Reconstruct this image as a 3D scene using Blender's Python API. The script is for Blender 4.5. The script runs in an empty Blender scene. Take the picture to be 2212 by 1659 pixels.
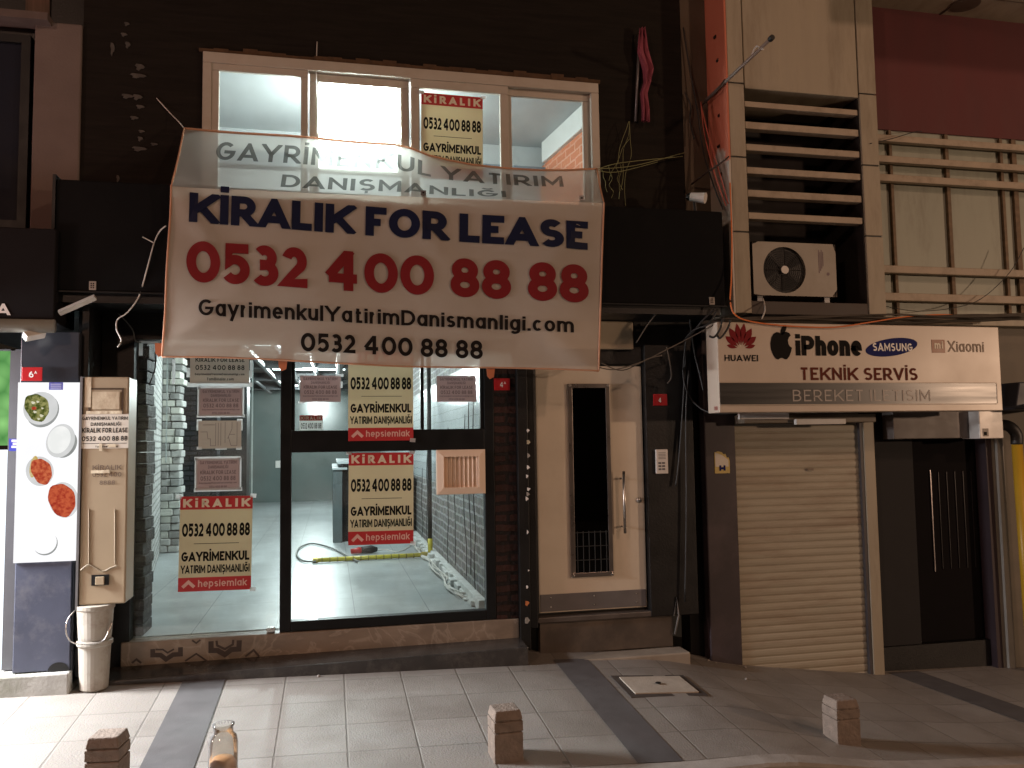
import bpy, math, random
import numpy as np
random.seed(7)
D = bpy.data
SC = bpy.context.scene
COL = SC.collection
rad = math.radians

# ------------------------------------------------------------------ camera
CAMPOS = np.array([0.0, -6.5, 1.72])
YAW, PITCH, ROLL, FPX = rad(12.41), rad(4.1), rad(-0.85), 1790.0
def _axes():
    f = np.array([math.sin(YAW)*math.cos(PITCH), math.cos(YAW)*math.cos(PITCH), math.sin(PITCH)])
    r = np.array([math.cos(YAW), -math.sin(YAW), 0.0])
    u = np.cross(r, f)
    c, s = math.cos(ROLL), math.sin(ROLL)
    return c*r+s*u, -s*r+c*u, f
RT, UP, FW = _axes()
from mathutils import Matrix, Vector
cam = D.cameras.new('camera')
cam.sensor_width = 36.0
cam.lens = 36.0*FPX/2212.0
cam.clip_start = 0.05
cam.clip_end = 200.0
co = D.objects.new('camera', cam)
COL.objects.link(co)
co.matrix_world = Matrix(((RT[0], UP[0], -FW[0], CAMPOS[0]), (RT[1], UP[1], -FW[1], CAMPOS[1]), (RT[2], UP[2], -FW[2], CAMPOS[2]), (0, 0, 0, 1)))
SC.camera = co

# ------------------------------------------------------------------ world, exposure
w = D.worlds.new('World'); SC.world = w
w.use_nodes = True
bg = w.node_tree.nodes['Background']
bg.inputs[0].default_value = (0.9, 0.62, 0.42, 1)      # city glow on a night sky
bg.inputs[1].default_value = 0.016
SC.view_settings.view_transform = 'Standard'
SC.view_settings.look = 'None'
SC.view_settings.exposure = 0.0
SC.view_settings.gamma = 1.0
SC.render.engine = 'CYCLES'
SC.cycles.use_denoising = True
SC.cycles.max_bounces = 10
SC.cycles.transparent_max_bounces = 24
SC.cycles.sample_clamp_indirect = 6.0
SC.cycles.caustics_reflective = False
SC.cycles.caustics_refractive = False

# ------------------------------------------------------------------ lamps
def point(name, loc, watts, col, radius=0.12, spot=None, aim=None):
    l = D.lights.new(name, 'SPOT' if spot else 'POINT')
    l.energy = watts; l.color = col; l.shadow_soft_size = radius
    if spot:
        l.spot_size = rad(spot); l.spot_blend = 0.6
    o = D.objects.new(name, l); COL.objects.link(o); o.location = loc
    if aim is not None:
        o.rotation_euler = (Vector(aim)-Vector(loc)).to_track_quat('-Z', 'Y').to_euler()
    return o
def area(name, loc, watts, col, sx, sy, aim):
    l = D.lights.new(name, 'AREA'); l.shape = 'RECTANGLE'
    l.size = sx; l.size_y = sy; l.energy = watts; l.color = col
    o = D.objects.new(name, l); COL.objects.link(o); o.location = loc
    o.rotation_euler = (Vector(aim)-Vector(loc)).to_track_quat('-Z', 'Y').to_euler()
    return o
WARM = (1.0, 0.66, 0.44)
point('street_lamp_light', (13.4, -9.0, 2.75), 1600, WARM, 0.2)
point('high_fill_light', (8.0, -11.5, 8.8), 850, (1.0, 0.60, 0.40), 0.3)  # unseen overhead lamp, added to brighten the pavement
point('left_fill_light', (-5.0, -9.0, 6.5), 480, (1.0, 0.60, 0.42), 0.25)  # unseen lamp, added to light the column side and bollards from the left
point('restaurant_spill_light', (-5.4, -1.9, 1.5), 230, (1.0, 0.72, 0.66), 0.3)  # added low point light, restaurant spill on the left faces of the bollards
point('red_sign_light', (-6.0, -2.2, 2.9), 70, (1.0, 0.20, 0.16), 0.25)
area('restaurant_window_light', (-3.5, -0.52, 2.2), 800, (0.97, 0.98, 1.0), 1.6, 0.3, (-2.5, -1.5, 0.0))
for i, (yy, pw) in enumerate(((1.6, 185), (4.6, 240), (8.0, 230), (12.0, 220))):
    point('shop_ceiling_light', (-0.35 if i else -0.1, yy, 2.9), pw, (0.94, 1.0, 1.0), 0.12)

# ------------------------------------------------------------------ pixel of the 2212 x 1659 photograph -> point on a plane
def _ray(u, v):
    return (u-1106.0)/FPX*RT - (v-829.5)/FPX*UP + FW
def at(u, v, Y=0.0):
    d = _ray(u, v); return CAMPOS + d*((Y-CAMPOS[1])/d[1])
def atz(u, v, Z):
    d = _ray(u, v); return CAMPOS + d*((Z-CAMPOS[2])/d[2])
GX = [-14, -1.5, 1.4, 2.5, 3.3, 4.6, 6, 16]; GZ = [.40, .15, .08, .03, -.15, -.32, -.36, -.80]
def gz(x, y):
    xs = np.linspace(x-.18, x+.18, 5)
    c = np.interp(x, [2.0, 4.6], [.07, .025])
    return float(np.mean(np.interp(xs, GX, GZ)) + c*min(y, 0.3))
def onground(u, v):
    d = _ray(u, v); lo, hi = 1.0, 14.0
    for _ in range(50):
        m = (lo+hi)/2; p = CAMPOS+d*m
        if p[2] > gz(p[0], p[1]): lo = m
        else: hi = m
    return p
def rect(u0, v0, u1, v1, Y):
    a = at(u0, v0, Y); b = at(u1, v1, Y)
    return a[0], b[0], b[2], a[2]      # x0 x1 z0 z1

# ------------------------------------------------------------------ materials
MATS = {}
def nodes(name):
    m = D.materials.new(name); m.use_nodes = True
    nt = m.node_tree
    b = nt.nodes['Principled BSDF']
    return m, nt, b
def pm(name, col, rough=0.6, var=0.15, scale=6.0, metal=0.0, bump=0.0, bscale=60.0, spec=0.5, stretch=(1, 1, 1), dirt=None, dirt_amt=0.0, dirt_scale=2.5, coat=0.0):
    m, nt, b = nodes(name)
    N, L = nt.nodes, nt.links
    tc = N.new('ShaderNodeTexCoord'); mp = N.new('ShaderNodeMapping')
    mp.inputs['Scale'].default_value = stretch
    L.new(tc.outputs['Object'], mp.inputs['Vector'])
    nz = N.new('ShaderNodeTexNoise'); nz.inputs['Scale'].default_value = scale; nz.inputs['Detail'].default_value = 6
    L.new(mp.outputs[0], nz.inputs['Vector'])
    mx = N.new('ShaderNodeMix'); mx.data_type = 'RGBA'
    mx.inputs[6].default_value = (*[max(0, c*(1-var*1.6)) for c in col], 1)
    mx.inputs[7].default_value = (*[min(1, c*(1+var*1.6)) for c in col], 1)
    L.new(nz.outputs['Fac'], mx.inputs[0])
    out = mx.outputs[2]
    if dirt:
        n2 = N.new('ShaderNodeTexNoise'); n2.inputs['Scale'].default_value = dirt_scale; n2.inputs['Detail'].default_value = 9; n2.inputs['Roughness'].default_value = .7
        L.new(mp.outputs[0], n2.inputs['Vector'])
        rp = N.new('ShaderNodeMapRange'); rp.inputs[1].default_value = .48; rp.inputs[2].default_value = .68; rp.inputs[4].default_value = dirt_amt
        L.new(n2.outputs['Fac'], rp.inputs[0])
        m2 = N.new('ShaderNodeMix'); m2.data_type = 'RGBA'
        L.new(rp.outputs[0], m2.inputs[0]); L.new(out, m2.inputs[6]); m2.inputs[7].default_value = (*dirt, 1)
        out = m2.outputs[2]
    L.new(out, b.inputs['Base Color'])
    rr = N.new('ShaderNodeMapRange'); rr.inputs[3].default_value = max(.03, rough-.12); rr.inputs[4].default_value = min(1, rough+.12)
    L.new(nz.outputs['Fac'], rr.inputs[0]); L.new(rr.outputs[0], b.inputs['Roughness'])
    b.inputs['Metallic'].default_value = metal
    b.inputs['Specular IOR Level'].default_value = spec
    b.inputs['Coat Weight'].default_value = coat
    if bump:
        n3 = N.new('ShaderNodeTexNoise'); n3.inputs['Scale'].default_value = bscale; n3.inputs['Detail'].default_value = 5
        L.new(mp.outputs[0], n3.inputs['Vector'])
        bp = N.new('ShaderNodeBump'); bp.inputs['Strength'].default_value = bump; bp.inputs['Distance'].default_value = .01
        L.new(n3.outputs['Fac'], bp.inputs['Height']); L.new(bp.outputs[0], b.inputs['Normal'])
    MATS[name] = m
    return m
def emit(name, col, strength):
    m = D.materials.new(name); m.use_nodes = True; nt = m.node_tree; nt.nodes.clear()
    e = nt.nodes.new('ShaderNodeEmission'); e.inputs[0].default_value = (*col, 1); e.inputs[1].default_value = strength
    o = nt.nodes.new('ShaderNodeOutputMaterial'); nt.links.new(e.outputs[0], o.inputs[0])
    return m
def glass(name, tint=(0.93, 0.98, 0.97), gloss=0.12, haze=0.0):
    m = D.materials.new(name); m.use_nodes = True; nt = m.node_tree; N, L = nt.nodes, nt.links; N.clear()
    t = N.new('ShaderNodeBsdfTransparent'); t.inputs[0].default_value = (*tint, 1)
    g = N.new('ShaderNodeBsdfGlossy'); g.inputs['Roughness'].default_value = .02
    lw = N.new('ShaderNodeLayerWeight'); lw.inputs[0].default_value = .25
    rp = N.new('ShaderNodeMapRange'); rp.inputs[3].default_value = .025; rp.inputs[4].default_value = gloss*4
    L.new(lw.outputs['Fresnel'], rp.inputs[0])
    mx = N.new('ShaderNodeMixShader'); L.new(rp.outputs[0], mx.inputs[0]); L.new(t.outputs[0], mx.inputs[1]); L.new(g.outputs[0], mx.inputs[2])
    last = mx
    if haze:
        d = N.new('ShaderNodeBsdfDiffuse'); d.inputs[0].default_value = (.8, .82, .82, 1)
        nz = N.new('ShaderNodeTexNoise'); nz.inputs['Scale'].default_value = 3; nz.inputs['Detail'].default_value = 8
        tc = N.new('ShaderNodeTexCoord'); L.new(tc.outputs['Object'], nz.inputs['Vector'])
        r2 = N.new('ShaderNodeMapRange'); r2.inputs[1].default_value = .4; r2.inputs[2].default_value = .75; r2.inputs[4].default_value = haze
        L.new(nz.outputs['Fac'], r2.inputs[0])
        m2 = N.new('ShaderNodeMixShader'); L.new(r2.outputs[0], m2.inputs[0]); L.new(mx.outputs[0], m2.inputs[1]); L.new(d.outputs[0], m2.inputs[2])
        last = m2
    o = N.new('ShaderNodeOutputMaterial'); L.new(last.outputs[0], o.inputs[0])
    return m
def bricks(name, plane, c1, c2, mortar, bw=.21, bh=.065, ms=.012, bump=.8, rough=.75, msmooth=.1, var=.6, spec=.3, mottle=.35):
    m, nt, b = nodes(name); N, L = nt.nodes, nt.links
    tc = N.new('ShaderNodeTexCoord'); sp = N.new('ShaderNodeSeparateXYZ'); cb = N.new('ShaderNodeCombineXYZ')
    L.new(tc.outputs['Object'], sp.inputs[0])
    L.new(sp.outputs[0 if plane == 'x' else 1], cb.inputs[0]); L.new(sp.outputs[2], cb.inputs[1])
    nz = N.new('ShaderNodeTexNoise'); nz.inputs['Scale'].default_value = 7; nz.inputs['Detail'].default_value = 4
    L.new(tc.outputs['Object'], nz.inputs['Vector'])
    vm = N.new('ShaderNodeVectorMath'); vm.operation = 'MULTIPLY_ADD'; vm.inputs[1].default_value = (.045, .045, .045)
    L.new(nz.outputs['Color'], vm.inputs[0]); L.new(cb.outputs[0], vm.inputs[2])
    br = N.new('ShaderNodeTexBrick'); L.new(vm.outputs[0], br.inputs['Vector'])
    br.inputs['Color1'].default_value = (*c1, 1); br.inputs['Color2'].default_value = (*c2, 1); br.inputs['Mortar'].default_value = (*mortar, 1)
    br.inputs['Scale'].default_value = 1; br.inputs['Mortar Size'].default_value = ms; br.inputs['Mortar Smooth'].default_value = msmooth
    br.inputs['Brick Width'].default_value = bw; br.inputs['Row Height'].default_value = bh
    n2 = N.new('ShaderNodeTexNoise'); n2.inputs['Scale'].default_value = 30; n2.inputs['Detail'].default_value = 8
    L.new(tc.outputs['Object'], n2.inputs['Vector'])
    mx = N.new('ShaderNodeMix'); mx.data_type = 'RGBA'; mx.blend_type = 'MULTIPLY'; mx.inputs[0].default_value = mottle
    L.new(br.outputs[0], mx.inputs[6]); L.new(n2.outputs['Color'], mx.inputs[7])
    L.new(mx.outputs[2], b.inputs['Base Color']); b.inputs['Roughness'].default_value = rough; b.inputs['Specular IOR Level'].default_value = spec
    ad = N.new('ShaderNodeMath'); ad.operation = 'MULTIPLY_ADD'; ad.inputs[1].default_value = .5
    inv = N.new('ShaderNodeMath'); inv.operation = 'SUBTRACT'; inv.inputs[0].default_value = 1; L.new(br.outputs['Fac'], inv.inputs[1])
    L.new(n2.outputs['Fac'], ad.inputs[0]); L.new(inv.outputs[0], ad.inputs[2])
    bp = N.new('ShaderNodeBump'); bp.inputs['Strength'].default_value = bump; bp.inputs['Distance'].default_value = .015
    L.new(ad.outputs[0], bp.inputs['Height']); L.new(bp.outputs[0], b.inputs['Normal'])
    return m
def vinyl(name, col, transp, transl, var=.08, rough=.5):
    """printed mesh vinyl: part see-through, part lit from behind"""
    m = D.materials.new(name); m.use_nodes = True; nt = m.node_tree; N, L = nt.nodes, nt.links; N.clear()
    tc = N.new('ShaderNodeTexCoord'); nz = N.new('ShaderNodeTexNoise'); nz.inputs['Scale'].default_value = 1.7; nz.inputs['Detail'].default_value = 7
    L.new(tc.outputs['Object'], nz.inputs['Vector'])
    mx = N.new('ShaderNodeMix'); mx.data_type = 'RGBA'
    mx.inputs[6].default_value = (*[c*(1-var*2) for c in col], 1); mx.inputs[7].default_value = (*[min(1, c*(1+var*2)) for c in col], 1)
    L.new(nz.outputs['Fac'], mx.inputs[0])
    d = N.new('ShaderNodeBsdfDiffuse'); L.new(mx.outputs[2], d.inputs[0])
    wv = N.new('ShaderNodeTexNoise'); wv.inputs['Scale'].default_value = 260; L.new(tc.outputs['Object'], wv.inputs['Vector'])
    bp = N.new('ShaderNodeBump'); bp.inputs['Strength'].default_value = .25; bp.inputs['Distance'].default_value = .004
    L.new(wv.outputs['Fac'], bp.inputs['Height']); L.new(bp.outputs[0], d.inputs['Normal'])
    t = N.new('ShaderNodeBsdfTranslucent'); L.new(mx.outputs[2], t.inputs[0])
    a = N.new('ShaderNodeMixShader'); a.inputs[0].default_value = transl; L.new(d.outputs[0], a.inputs[1]); L.new(t.outputs[0], a.inputs[2])
    g = N.new('ShaderNodeBsdfGlossy'); g.inputs['Roughness'].default_value = rough
    a2 = N.new('ShaderNodeMixShader'); a2.inputs[0].default_value = .012; L.new(a.outputs[0], a2.inputs[1]); L.new(g.outputs[0], a2.inputs[2])
    tr = N.new('ShaderNodeBsdfTransparent')
    c = N.new('ShaderNodeMixShader'); c.inputs[0].default_value = transp; L.new(a2.outputs[0], c.inputs[1]); L.new(tr.outputs[0], c.inputs[2])
    o = N.new('ShaderNodeOutputMaterial'); L.new(c.outputs[0], o.inputs[0])
    return m

BLACK = pm('black_paint', (.006, .006, .0063), .45, .3, 5, bump=.15)
BLACKGLOSS = pm('black_aluminium', (.010, .011, .012), .45, .2, 8, spec=.25)
BOARD = pm('dark_board', (.0055, .0058, .0065), .8, .18, 3, bump=.08, bscale=25, spec=.12, dirt=(.010, .010, .010), dirt_amt=.5)
NAVY = pm('navy_panel', (.07, .08, .12), .4, .25, 4, dirt=(.2, .2, .22), dirt_amt=.4, dirt_scale=6)
PVC = pm('white_pvc', (.50, .46, .40), .4, .08, 4, dirt=(.35, .28, .2), dirt_amt=.35)
DOORW = pm('offwhite_door', (.70, .62, .50), .45, .05, 3, bump=.03, dirt=(.5, .42, .32), dirt_amt=.25)
CREAM = pm('cream_cladding', (.36, .315, .235), .5, .12, 3, stretch=(2.6, 1, .45), dirt=(.22, .18, .125), dirt_amt=.65, dirt_scale=2.2, bump=.05)
CREAM2 = pm('cream_slat', (.40, .33, .25), .55, .15, 6, dirt=(.2, .15, .1), dirt_amt=.55, dirt_scale=7)
CREAMBOX = pm('cream_box', (.40, .32, .22), .4, .08, 3, dirt=(.45, .36, .25), dirt_amt=.3)
BEIGEWALL = pm('beige_wall', (.13, .105, .075), .8, .2, 3, bump=.2)
PALE = pm('pale_panel', (.34, .36, .30), .5, .1, 2, stretch=(2.2, 1, .5), dirt=(.22, .215, .17), dirt_amt=.6)
REDWALL = pm('red_wall', (.105, .020, .022), .7, .2, 2, stretch=(1.8, 1, .5), dirt=(.13, .035, .035), dirt_amt=.4, dirt_scale=1.5)
GREYM = pm('grey_metal', (.25, .25, .26), .4, .12, 5, metal=.6)
STEEL = pm('steel', (.6, .58, .55), .28, .08, 8, metal=1.0)
GREYP = pm('grey_paint', (.13, .13, .135), .5, .12, 4, dirt=(.2, .19, .18), dirt_amt=.4)
DARKGREY = pm('dark_grey', (.055, .05, .055), .5, .2, 4, dirt=(.09, .08, .08), dirt_amt=.4)
PLUM = pm('plum_grey', (.045, .036, .042), .5, .2, 4, dirt=(.12, .09, .1), dirt_amt=.4)
SHUT = pm('shutter_slat', (.38, .345, .265), .55, .14, 3, stretch=(.5, 1, 4), dirt=(.25, .185, .13), dirt_amt=.7, dirt_scale=1.6, bump=.1)
WHITEP = pm('white_plastic', (.75, .72, .68), .35, .06, 6, dirt=(.5, .45, .38), dirt_amt=.35)
DIRTYW = pm('dirty_white_plastic', (.37, .345, .30), .45, .15, 5, dirt=(.17, .12, .08), dirt_amt=.7, dirt_scale=4)
PAPER = pm('paper', (.72, .68, .60), .7, .04, 4)



WHITEPAPER = pm('white_paper', (.85, .85, .85), .6, .03, 4)
REDP = pm('poster_red', (.52, .035, .04), .5, .06, 4)
PLATER = pm('plate_red', (.48, .02, .025), .3, .08, 6, coat=.3)
INK = pm('ink', (.012, .011, .010), .7, .05, 4, spec=.1)
GREYINK = pm('grey_ink', (.22, .17, .18), .7, .1, 4)
CREAMINK = pm('cream_ink', (.80, .74, .60), .5, .04, 4)
WHITEINK = pm('white_ink', (.85, .84, .82), .5, .03, 4)
PALEINK = pm('pale_red_ink', (.75, .50, .45), .5, .03, 4)

TAPEGL = pm('clear_tape', (.62, .52, .38), .12, .1, 9, bump=.6, bscale=14, spec=.8, coat=.6)
def marble():
    m = pm('marble_sill', (.25, .20, .155), .35, .25, 4, stretch=(.7, 1, 1.6), dirt=(.36, .29, .225), dirt_amt=.8, dirt_scale=2.2)
    nt = m.node_tree; N, L = nt.nodes, nt.links; b = N['Principled BSDF']
    tc = N.new('ShaderNodeTexCoord'); nz = N.new('ShaderNodeTexNoise'); nz.inputs['Scale'].default_value = 2.6; nz.inputs['Detail'].default_value = 4; nz.inputs['Distortion'].default_value = 1.6
    L.new(tc.outputs['Object'], nz.inputs['Vector'])
    cr = N.new('ShaderNodeValToRGB'); e = cr.color_ramp.elements; e[0].position = .47; e[0].color = (0, 0, 0, 1); e[1].position = .53; e[1].color = (0, 0, 0, 1)
    k = e.new(.50); k.color = (.4, .4, .4, 1); L.new(nz.outputs['Fac'], cr.inputs[0])
    old = b.inputs['Base Color'].links[0].from_socket
    mx = N.new('ShaderNodeMix'); mx.data_type = 'RGBA'; L.new(cr.outputs[0], mx.inputs[0]); L.new(old, mx.inputs[6]); mx.inputs[7].default_value = (.52, .45, .37, 1)
    L.new(mx.outputs[2], b.inputs['Base Color']); return m
MARBLE = marble()
MOTIF = pm('motif_stain', (.075, .055, .045), .5, .25, 12)
BLKMARB = pm('black_marble', (.045, .042, .04), .22, .3, 6, dirt=(.12, .11, .1), dirt_amt=.5, dirt_scale=8)
TILEBR = pm('brown_tile', (.10, .082, .068), .35, .25, 5, dirt=(.2, .15, .11), dirt_amt=.4)
STONE = pm('step_stone', (.34, .30, .25), .6, .15, 6, bump=.15, dirt=(.2, .16, .12), dirt_amt=.5)
CONC = pm('concrete', (.34, .31, .28), .85, .2, 8, bump=.3, bscale=80, dirt=(.2, .17, .14), dirt_amt=.5)
BAND = pm('dark_paver', (.095, .09, .092), .6, .2, 9, bump=.15, bscale=120)
ASPH = pm('asphalt', (.05, .047, .044), .85, .3, 30, bump=.5, bscale=220)
BOLL = pm('bollard_stone', (.23, .18, .145), .8, .35, 14, bump=.9, bscale=55, dirt=(.16, .12, .1), dirt_amt=.5)
CEILD = pm('dark_ceiling', (.03, .032, .034), .6, .3, 4, bump=.3, bscale=10)
GREENW = pm('green_grey_wall', (.15, .18, .172), .18, .1, 2)
UPWALL = pm('upstairs_plaster', (.46, .48, .49), .8, .06, 2)
UPBAND = pm('upstairs_beam', (.16, .19, .22), .7, .1, 2)
COUNTERM = pm('counter_side', (.10, .12, .125), .3, .1, 3)
COUNTERT = pm('counter_top', (.36, .40, .41), .3, .1, 3)
YELLOWP = pm('yellow_pipe', (.62, .52, .06), .4, .15, 9)
YELLOWD = pm('yellow_pole', (.62, .38, .03), .4, .12, 5, dirt=(.4, .22, .03), dirt_amt=.4)
REDPL = pm('red_plastic', (.5, .03, .03), .35, .1, 5)
HOSEM = pm('hose_grey', (.22, .23, .22), .45, .1, 8)
CABLEB = pm('black_cable', (.02, .02, .02), .5, .2, 8)
CABLEO = pm('orange_cable', (.75, .20, .05), .45, .1, 8)
CABLEY = pm('yellow_green_cord', (.24, .25, .11), .6, .2, 8)
CABLEW = pm('white_cable', (.6, .58, .54), .5, .1, 8)
CABLER = pm('red_cable', (.5, .12, .08), .5, .1, 8)
PINKC = pm('pink_cloth', (.30, .065, .10), .8, .15, 4)
BLUEI = pm('blue_ink', (.014, .02, .13), .6, .05, 4, spec=.1)
GLASSP = glass('shop_glass', haze=.10)
GLASSU = glass('window_glass', haze=.06)
GLASSD = glass('door_glass', (.10, .12, .14), .2)
LAMPW = emit('lamp_white', (.93, 1.0, .98), 14.0)
LAMPT = emit('tube_white', (.86, 1.0, .98), 6.0)

def siding():
    m, nt, b = nodes('dark_siding'); N, L = nt.nodes, nt.links
    tc = N.new('ShaderNodeTexCoord'); sp = N.new('ShaderNodeSeparateXYZ'); L.new(tc.outputs['Object'], sp.inputs[0])
    mu = N.new('ShaderNodeMath'); mu.operation = 'MULTIPLY'; mu.inputs[1].default_value = 1/.085; L.new(sp.outputs[2], mu.inputs[0])
    fr = N.new('ShaderNodeMath'); fr.operation = 'FRACT'; L.new(mu.outputs[0], fr.inputs[0])
    mp = N.new('ShaderNodeMapping'); mp.inputs['Scale'].default_value = (1.2, 1, 14); L.new(tc.outputs['Object'], mp.inputs[0])
    nz = N.new('ShaderNodeTexNoise'); nz.inputs['Scale'].default_value = 1.6; nz.inputs['Detail'].default_value = 9; nz.inputs['Roughness'].default_value = .65; nz.inputs['Distortion'].default_value = .4; L.new(mp.outputs[0], nz.inputs['Vector'])
    cr = N.new('ShaderNodeMix'); cr.data_type = 'RGBA'; L.new(nz.outputs['Fac'], cr.inputs[0])
    cr.inputs[6].default_value = (.004, .0035, .003, 1); cr.inputs[7].default_value = (.026, .021, .017, 1)
    L.new(cr.outputs[2], b.inputs['Base Color']); b.inputs['Roughness'].default_value = .8; b.inputs['Specular IOR Level'].default_value = .15
    pw = N.new('ShaderNodeMath'); pw.operation = 'POWER'; pw.inputs[1].default_value = 6; L.new(fr.outputs[0], pw.inputs[0])
    ad = N.new('ShaderNodeMath'); ad.operation = 'MULTIPLY_ADD'; ad.inputs[1].default_value = -.25; L.new(pw.outputs[0], ad.inputs[0]); L.new(nz.outputs['Fac'], ad.inputs[2])
    bp = N.new('ShaderNodeBump'); bp.inputs['Strength'].default_value = .45; bp.inputs['Distance'].default_value = .006
    L.new(ad.outputs[0], bp.inputs['Height']); L.new(bp.outputs[0], b.inputs['Normal'])
    return m
SIDING = siding()
def paving():
    m, nt, b = nodes('paving_slabs'); N, L = nt.nodes, nt.links
    tc = N.new('ShaderNodeTexCoord'); sp = N.new('ShaderNodeSeparateXYZ'); L.new(tc.outputs['Object'], sp.inputs[0])
    def axis(k, off, size):
        a = N.new('ShaderNodeMath'); a.operation = 'ADD'; a.inputs[1].default_value = off; L.new(sp.outputs[k], a.inputs[0])
        d = N.new('ShaderNodeMath'); d.operation = 'DIVIDE'; d.inputs[1].default_value = size; L.new(a.outputs[0], d.inputs[0])
        f = N.new('ShaderNodeMath'); f.operation = 'FRACT'; L.new(d.outputs[0], f.inputs[0])
        s = N.new('ShaderNodeMath'); s.operation = 'SUBTRACT'; s.inputs[1].default_value = .5; L.new(f.outputs[0], s.inputs[0])
        ab = N.new('ShaderNodeMath'); ab.operation = 'ABSOLUTE'; L.new(s.outputs[0], ab.inputs[0])
        fl = N.new('ShaderNodeMath'); fl.operation = 'FLOOR'; L.new(d.outputs[0], fl.inputs[0])
        return ab.outputs[0], fl.outputs[0]
    ax, fx = axis(0, -.1, .4); ay, fy = axis(1, .82, .39)
    mx = N.new('ShaderNodeMath'); mx.operation = 'MAXIMUM'; L.new(ax, mx.inputs[0]); L.new(ay, mx.inputs[1])
    jn = N.new('ShaderNodeTexNoise'); jn.inputs['Scale'].default_value = 9; jn.inputs['Detail'].default_value = 6; L.new(tc.outputs['Object'], jn.inputs['Vector'])
    ja = N.new('ShaderNodeMath'); ja.operation = 'MULTIPLY_ADD'; ja.inputs[1].default_value = .022; L.new(jn.outputs['Fac'], ja.inputs[0]); L.new(mx.outputs[0], ja.inputs[2])
    jr = N.new('ShaderNodeMapRange'); jr.inputs[1].default_value = .492; jr.inputs[2].default_value = .504; jr.inputs[4].default_value = .8; L.new(ja.outputs[0], jr.inputs[0])
    cb = N.new('ShaderNodeCombineXYZ'); L.new(fx, cb.inputs[0]); L.new(fy, cb.inputs[1])
    wn = N.new('ShaderNodeTexWhiteNoise'); wn.noise_dimensions = '3D'; L.new(cb.outputs[0], wn.inputs['Vector'])
    nz = N.new('ShaderNodeTexNoise'); nz.inputs['Scale'].default_value = 2.4; nz.inputs['Detail'].default_value = 9; L.new(tc.outputs['Object'], nz.inputs['Vector'])
    n2 = N.new('ShaderNodeTexNoise'); n2.inputs['Scale'].default_value = 90; n2.inputs['Detail'].default_value = 4; L.new(tc.outputs['Object'], n2.inputs['Vector'])
    c1 = N.new('ShaderNodeMix'); c1.data_type = 'RGBA'; L.new(wn.outputs['Value'], c1.inputs[0])
    c1.inputs[6].default_value = (.27, .245, .22, 1); c1.inputs[7].default_value = (.33, .305, .28, 1)
    rp = N.new('ShaderNodeMapRange'); rp.inputs[1].default_value = .5; rp.inputs[2].default_value = .75; rp.inputs[4].default_value = .5; L.new(nz.outputs['Fac'], rp.inputs[0])
    c2 = N.new('ShaderNodeMix'); c2.data_type = 'RGBA'; L.new(rp.outputs[0], c2.inputs[0]); L.new(c1.outputs[2], c2.inputs[6]); c2.inputs[7].default_value = (.17, .15, .13, 1)
    c3 = N.new('ShaderNodeMix'); c3.data_type = 'RGBA'; c3.blend_type = 'MULTIPLY'; c3.inputs[0].default_value = .25; L.new(c2.outputs[2], c3.inputs[6]); L.new(n2.outputs['Color'], c3.inputs[7])
    c4 = N.new('ShaderNodeMix'); c4.data_type = 'RGBA'; L.new(jr.outputs[0], c4.inputs[0]); L.new(c3.outputs[2], c4.inputs[6]); c4.inputs[7].default_value = (.15, .135, .12, 1)
    vo = N.new('ShaderNodeTexVoronoi'); vo.inputs['Scale'].default_value = 2.3; L.new(tc.outputs['Object'], vo.inputs['Vector'])
    gr = N.new('ShaderNodeMapRange'); gr.inputs[1].default_value = .055; gr.inputs[2].default_value = .04; gr.inputs[4].default_value = .6; L.new(vo.outputs['Distance'], gr.inputs[0])
    c5 = N.new('ShaderNodeMix'); c5.data_type = 'RGBA'; L.new(gr.outputs[0], c5.inputs[0]); L.new(c4.outputs[2], c5.inputs[6]); c5.inputs[7].default_value = (.11, .10, .09, 1)
    n5 = N.new('ShaderNodeTexNoise'); n5.inputs['Scale'].default_value = .9; n5.inputs['Detail'].default_value = 10; n5.inputs['Roughness'].default_value = .68; n5.inputs['Distortion'].default_value = .6; L.new(tc.outputs['Object'], n5.inputs['Vector'])
    s5 = N.new('ShaderNodeMapRange'); s5.inputs[1].default_value = .5; s5.inputs[2].default_value = .66; s5.inputs[4].default_value = .55; L.new(n5.outputs['Fac'], s5.inputs[0])
    c6 = N.new('ShaderNodeMix'); c6.data_type = 'RGBA'; L.new(s5.outputs[0], c6.inputs[0]); L.new(c5.outputs[2], c6.inputs[6]); c6.inputs[7].default_value = (.17, .15, .13, 1)
    L.new(c6.outputs[2], b.inputs['Base Color'])
    r = N.new('ShaderNodeMapRange'); r.inputs[3].default_value = .38; r.inputs[4].default_value = .75; L.new(nz.outputs['Fac'], r.inputs[0]); L.new(r.outputs[0], b.inputs['Roughness'])
    ad = N.new('ShaderNodeMath'); ad.operation = 'MULTIPLY_ADD'; ad.inputs[1].default_value = -1.0; L.new(jr.outputs[0], ad.inputs[0]); L.new(n2.outputs['Fac'], ad.inputs[2])
    bp = N.new('ShaderNodeBump'); bp.inputs['Strength'].default_value = .4; bp.inputs['Distance'].default_value = .008
    L.new(ad.outputs[0], bp.inputs['Height']); L.new(bp.outputs[0], b.inputs['Normal'])
    return m
PAVING = paving()
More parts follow.
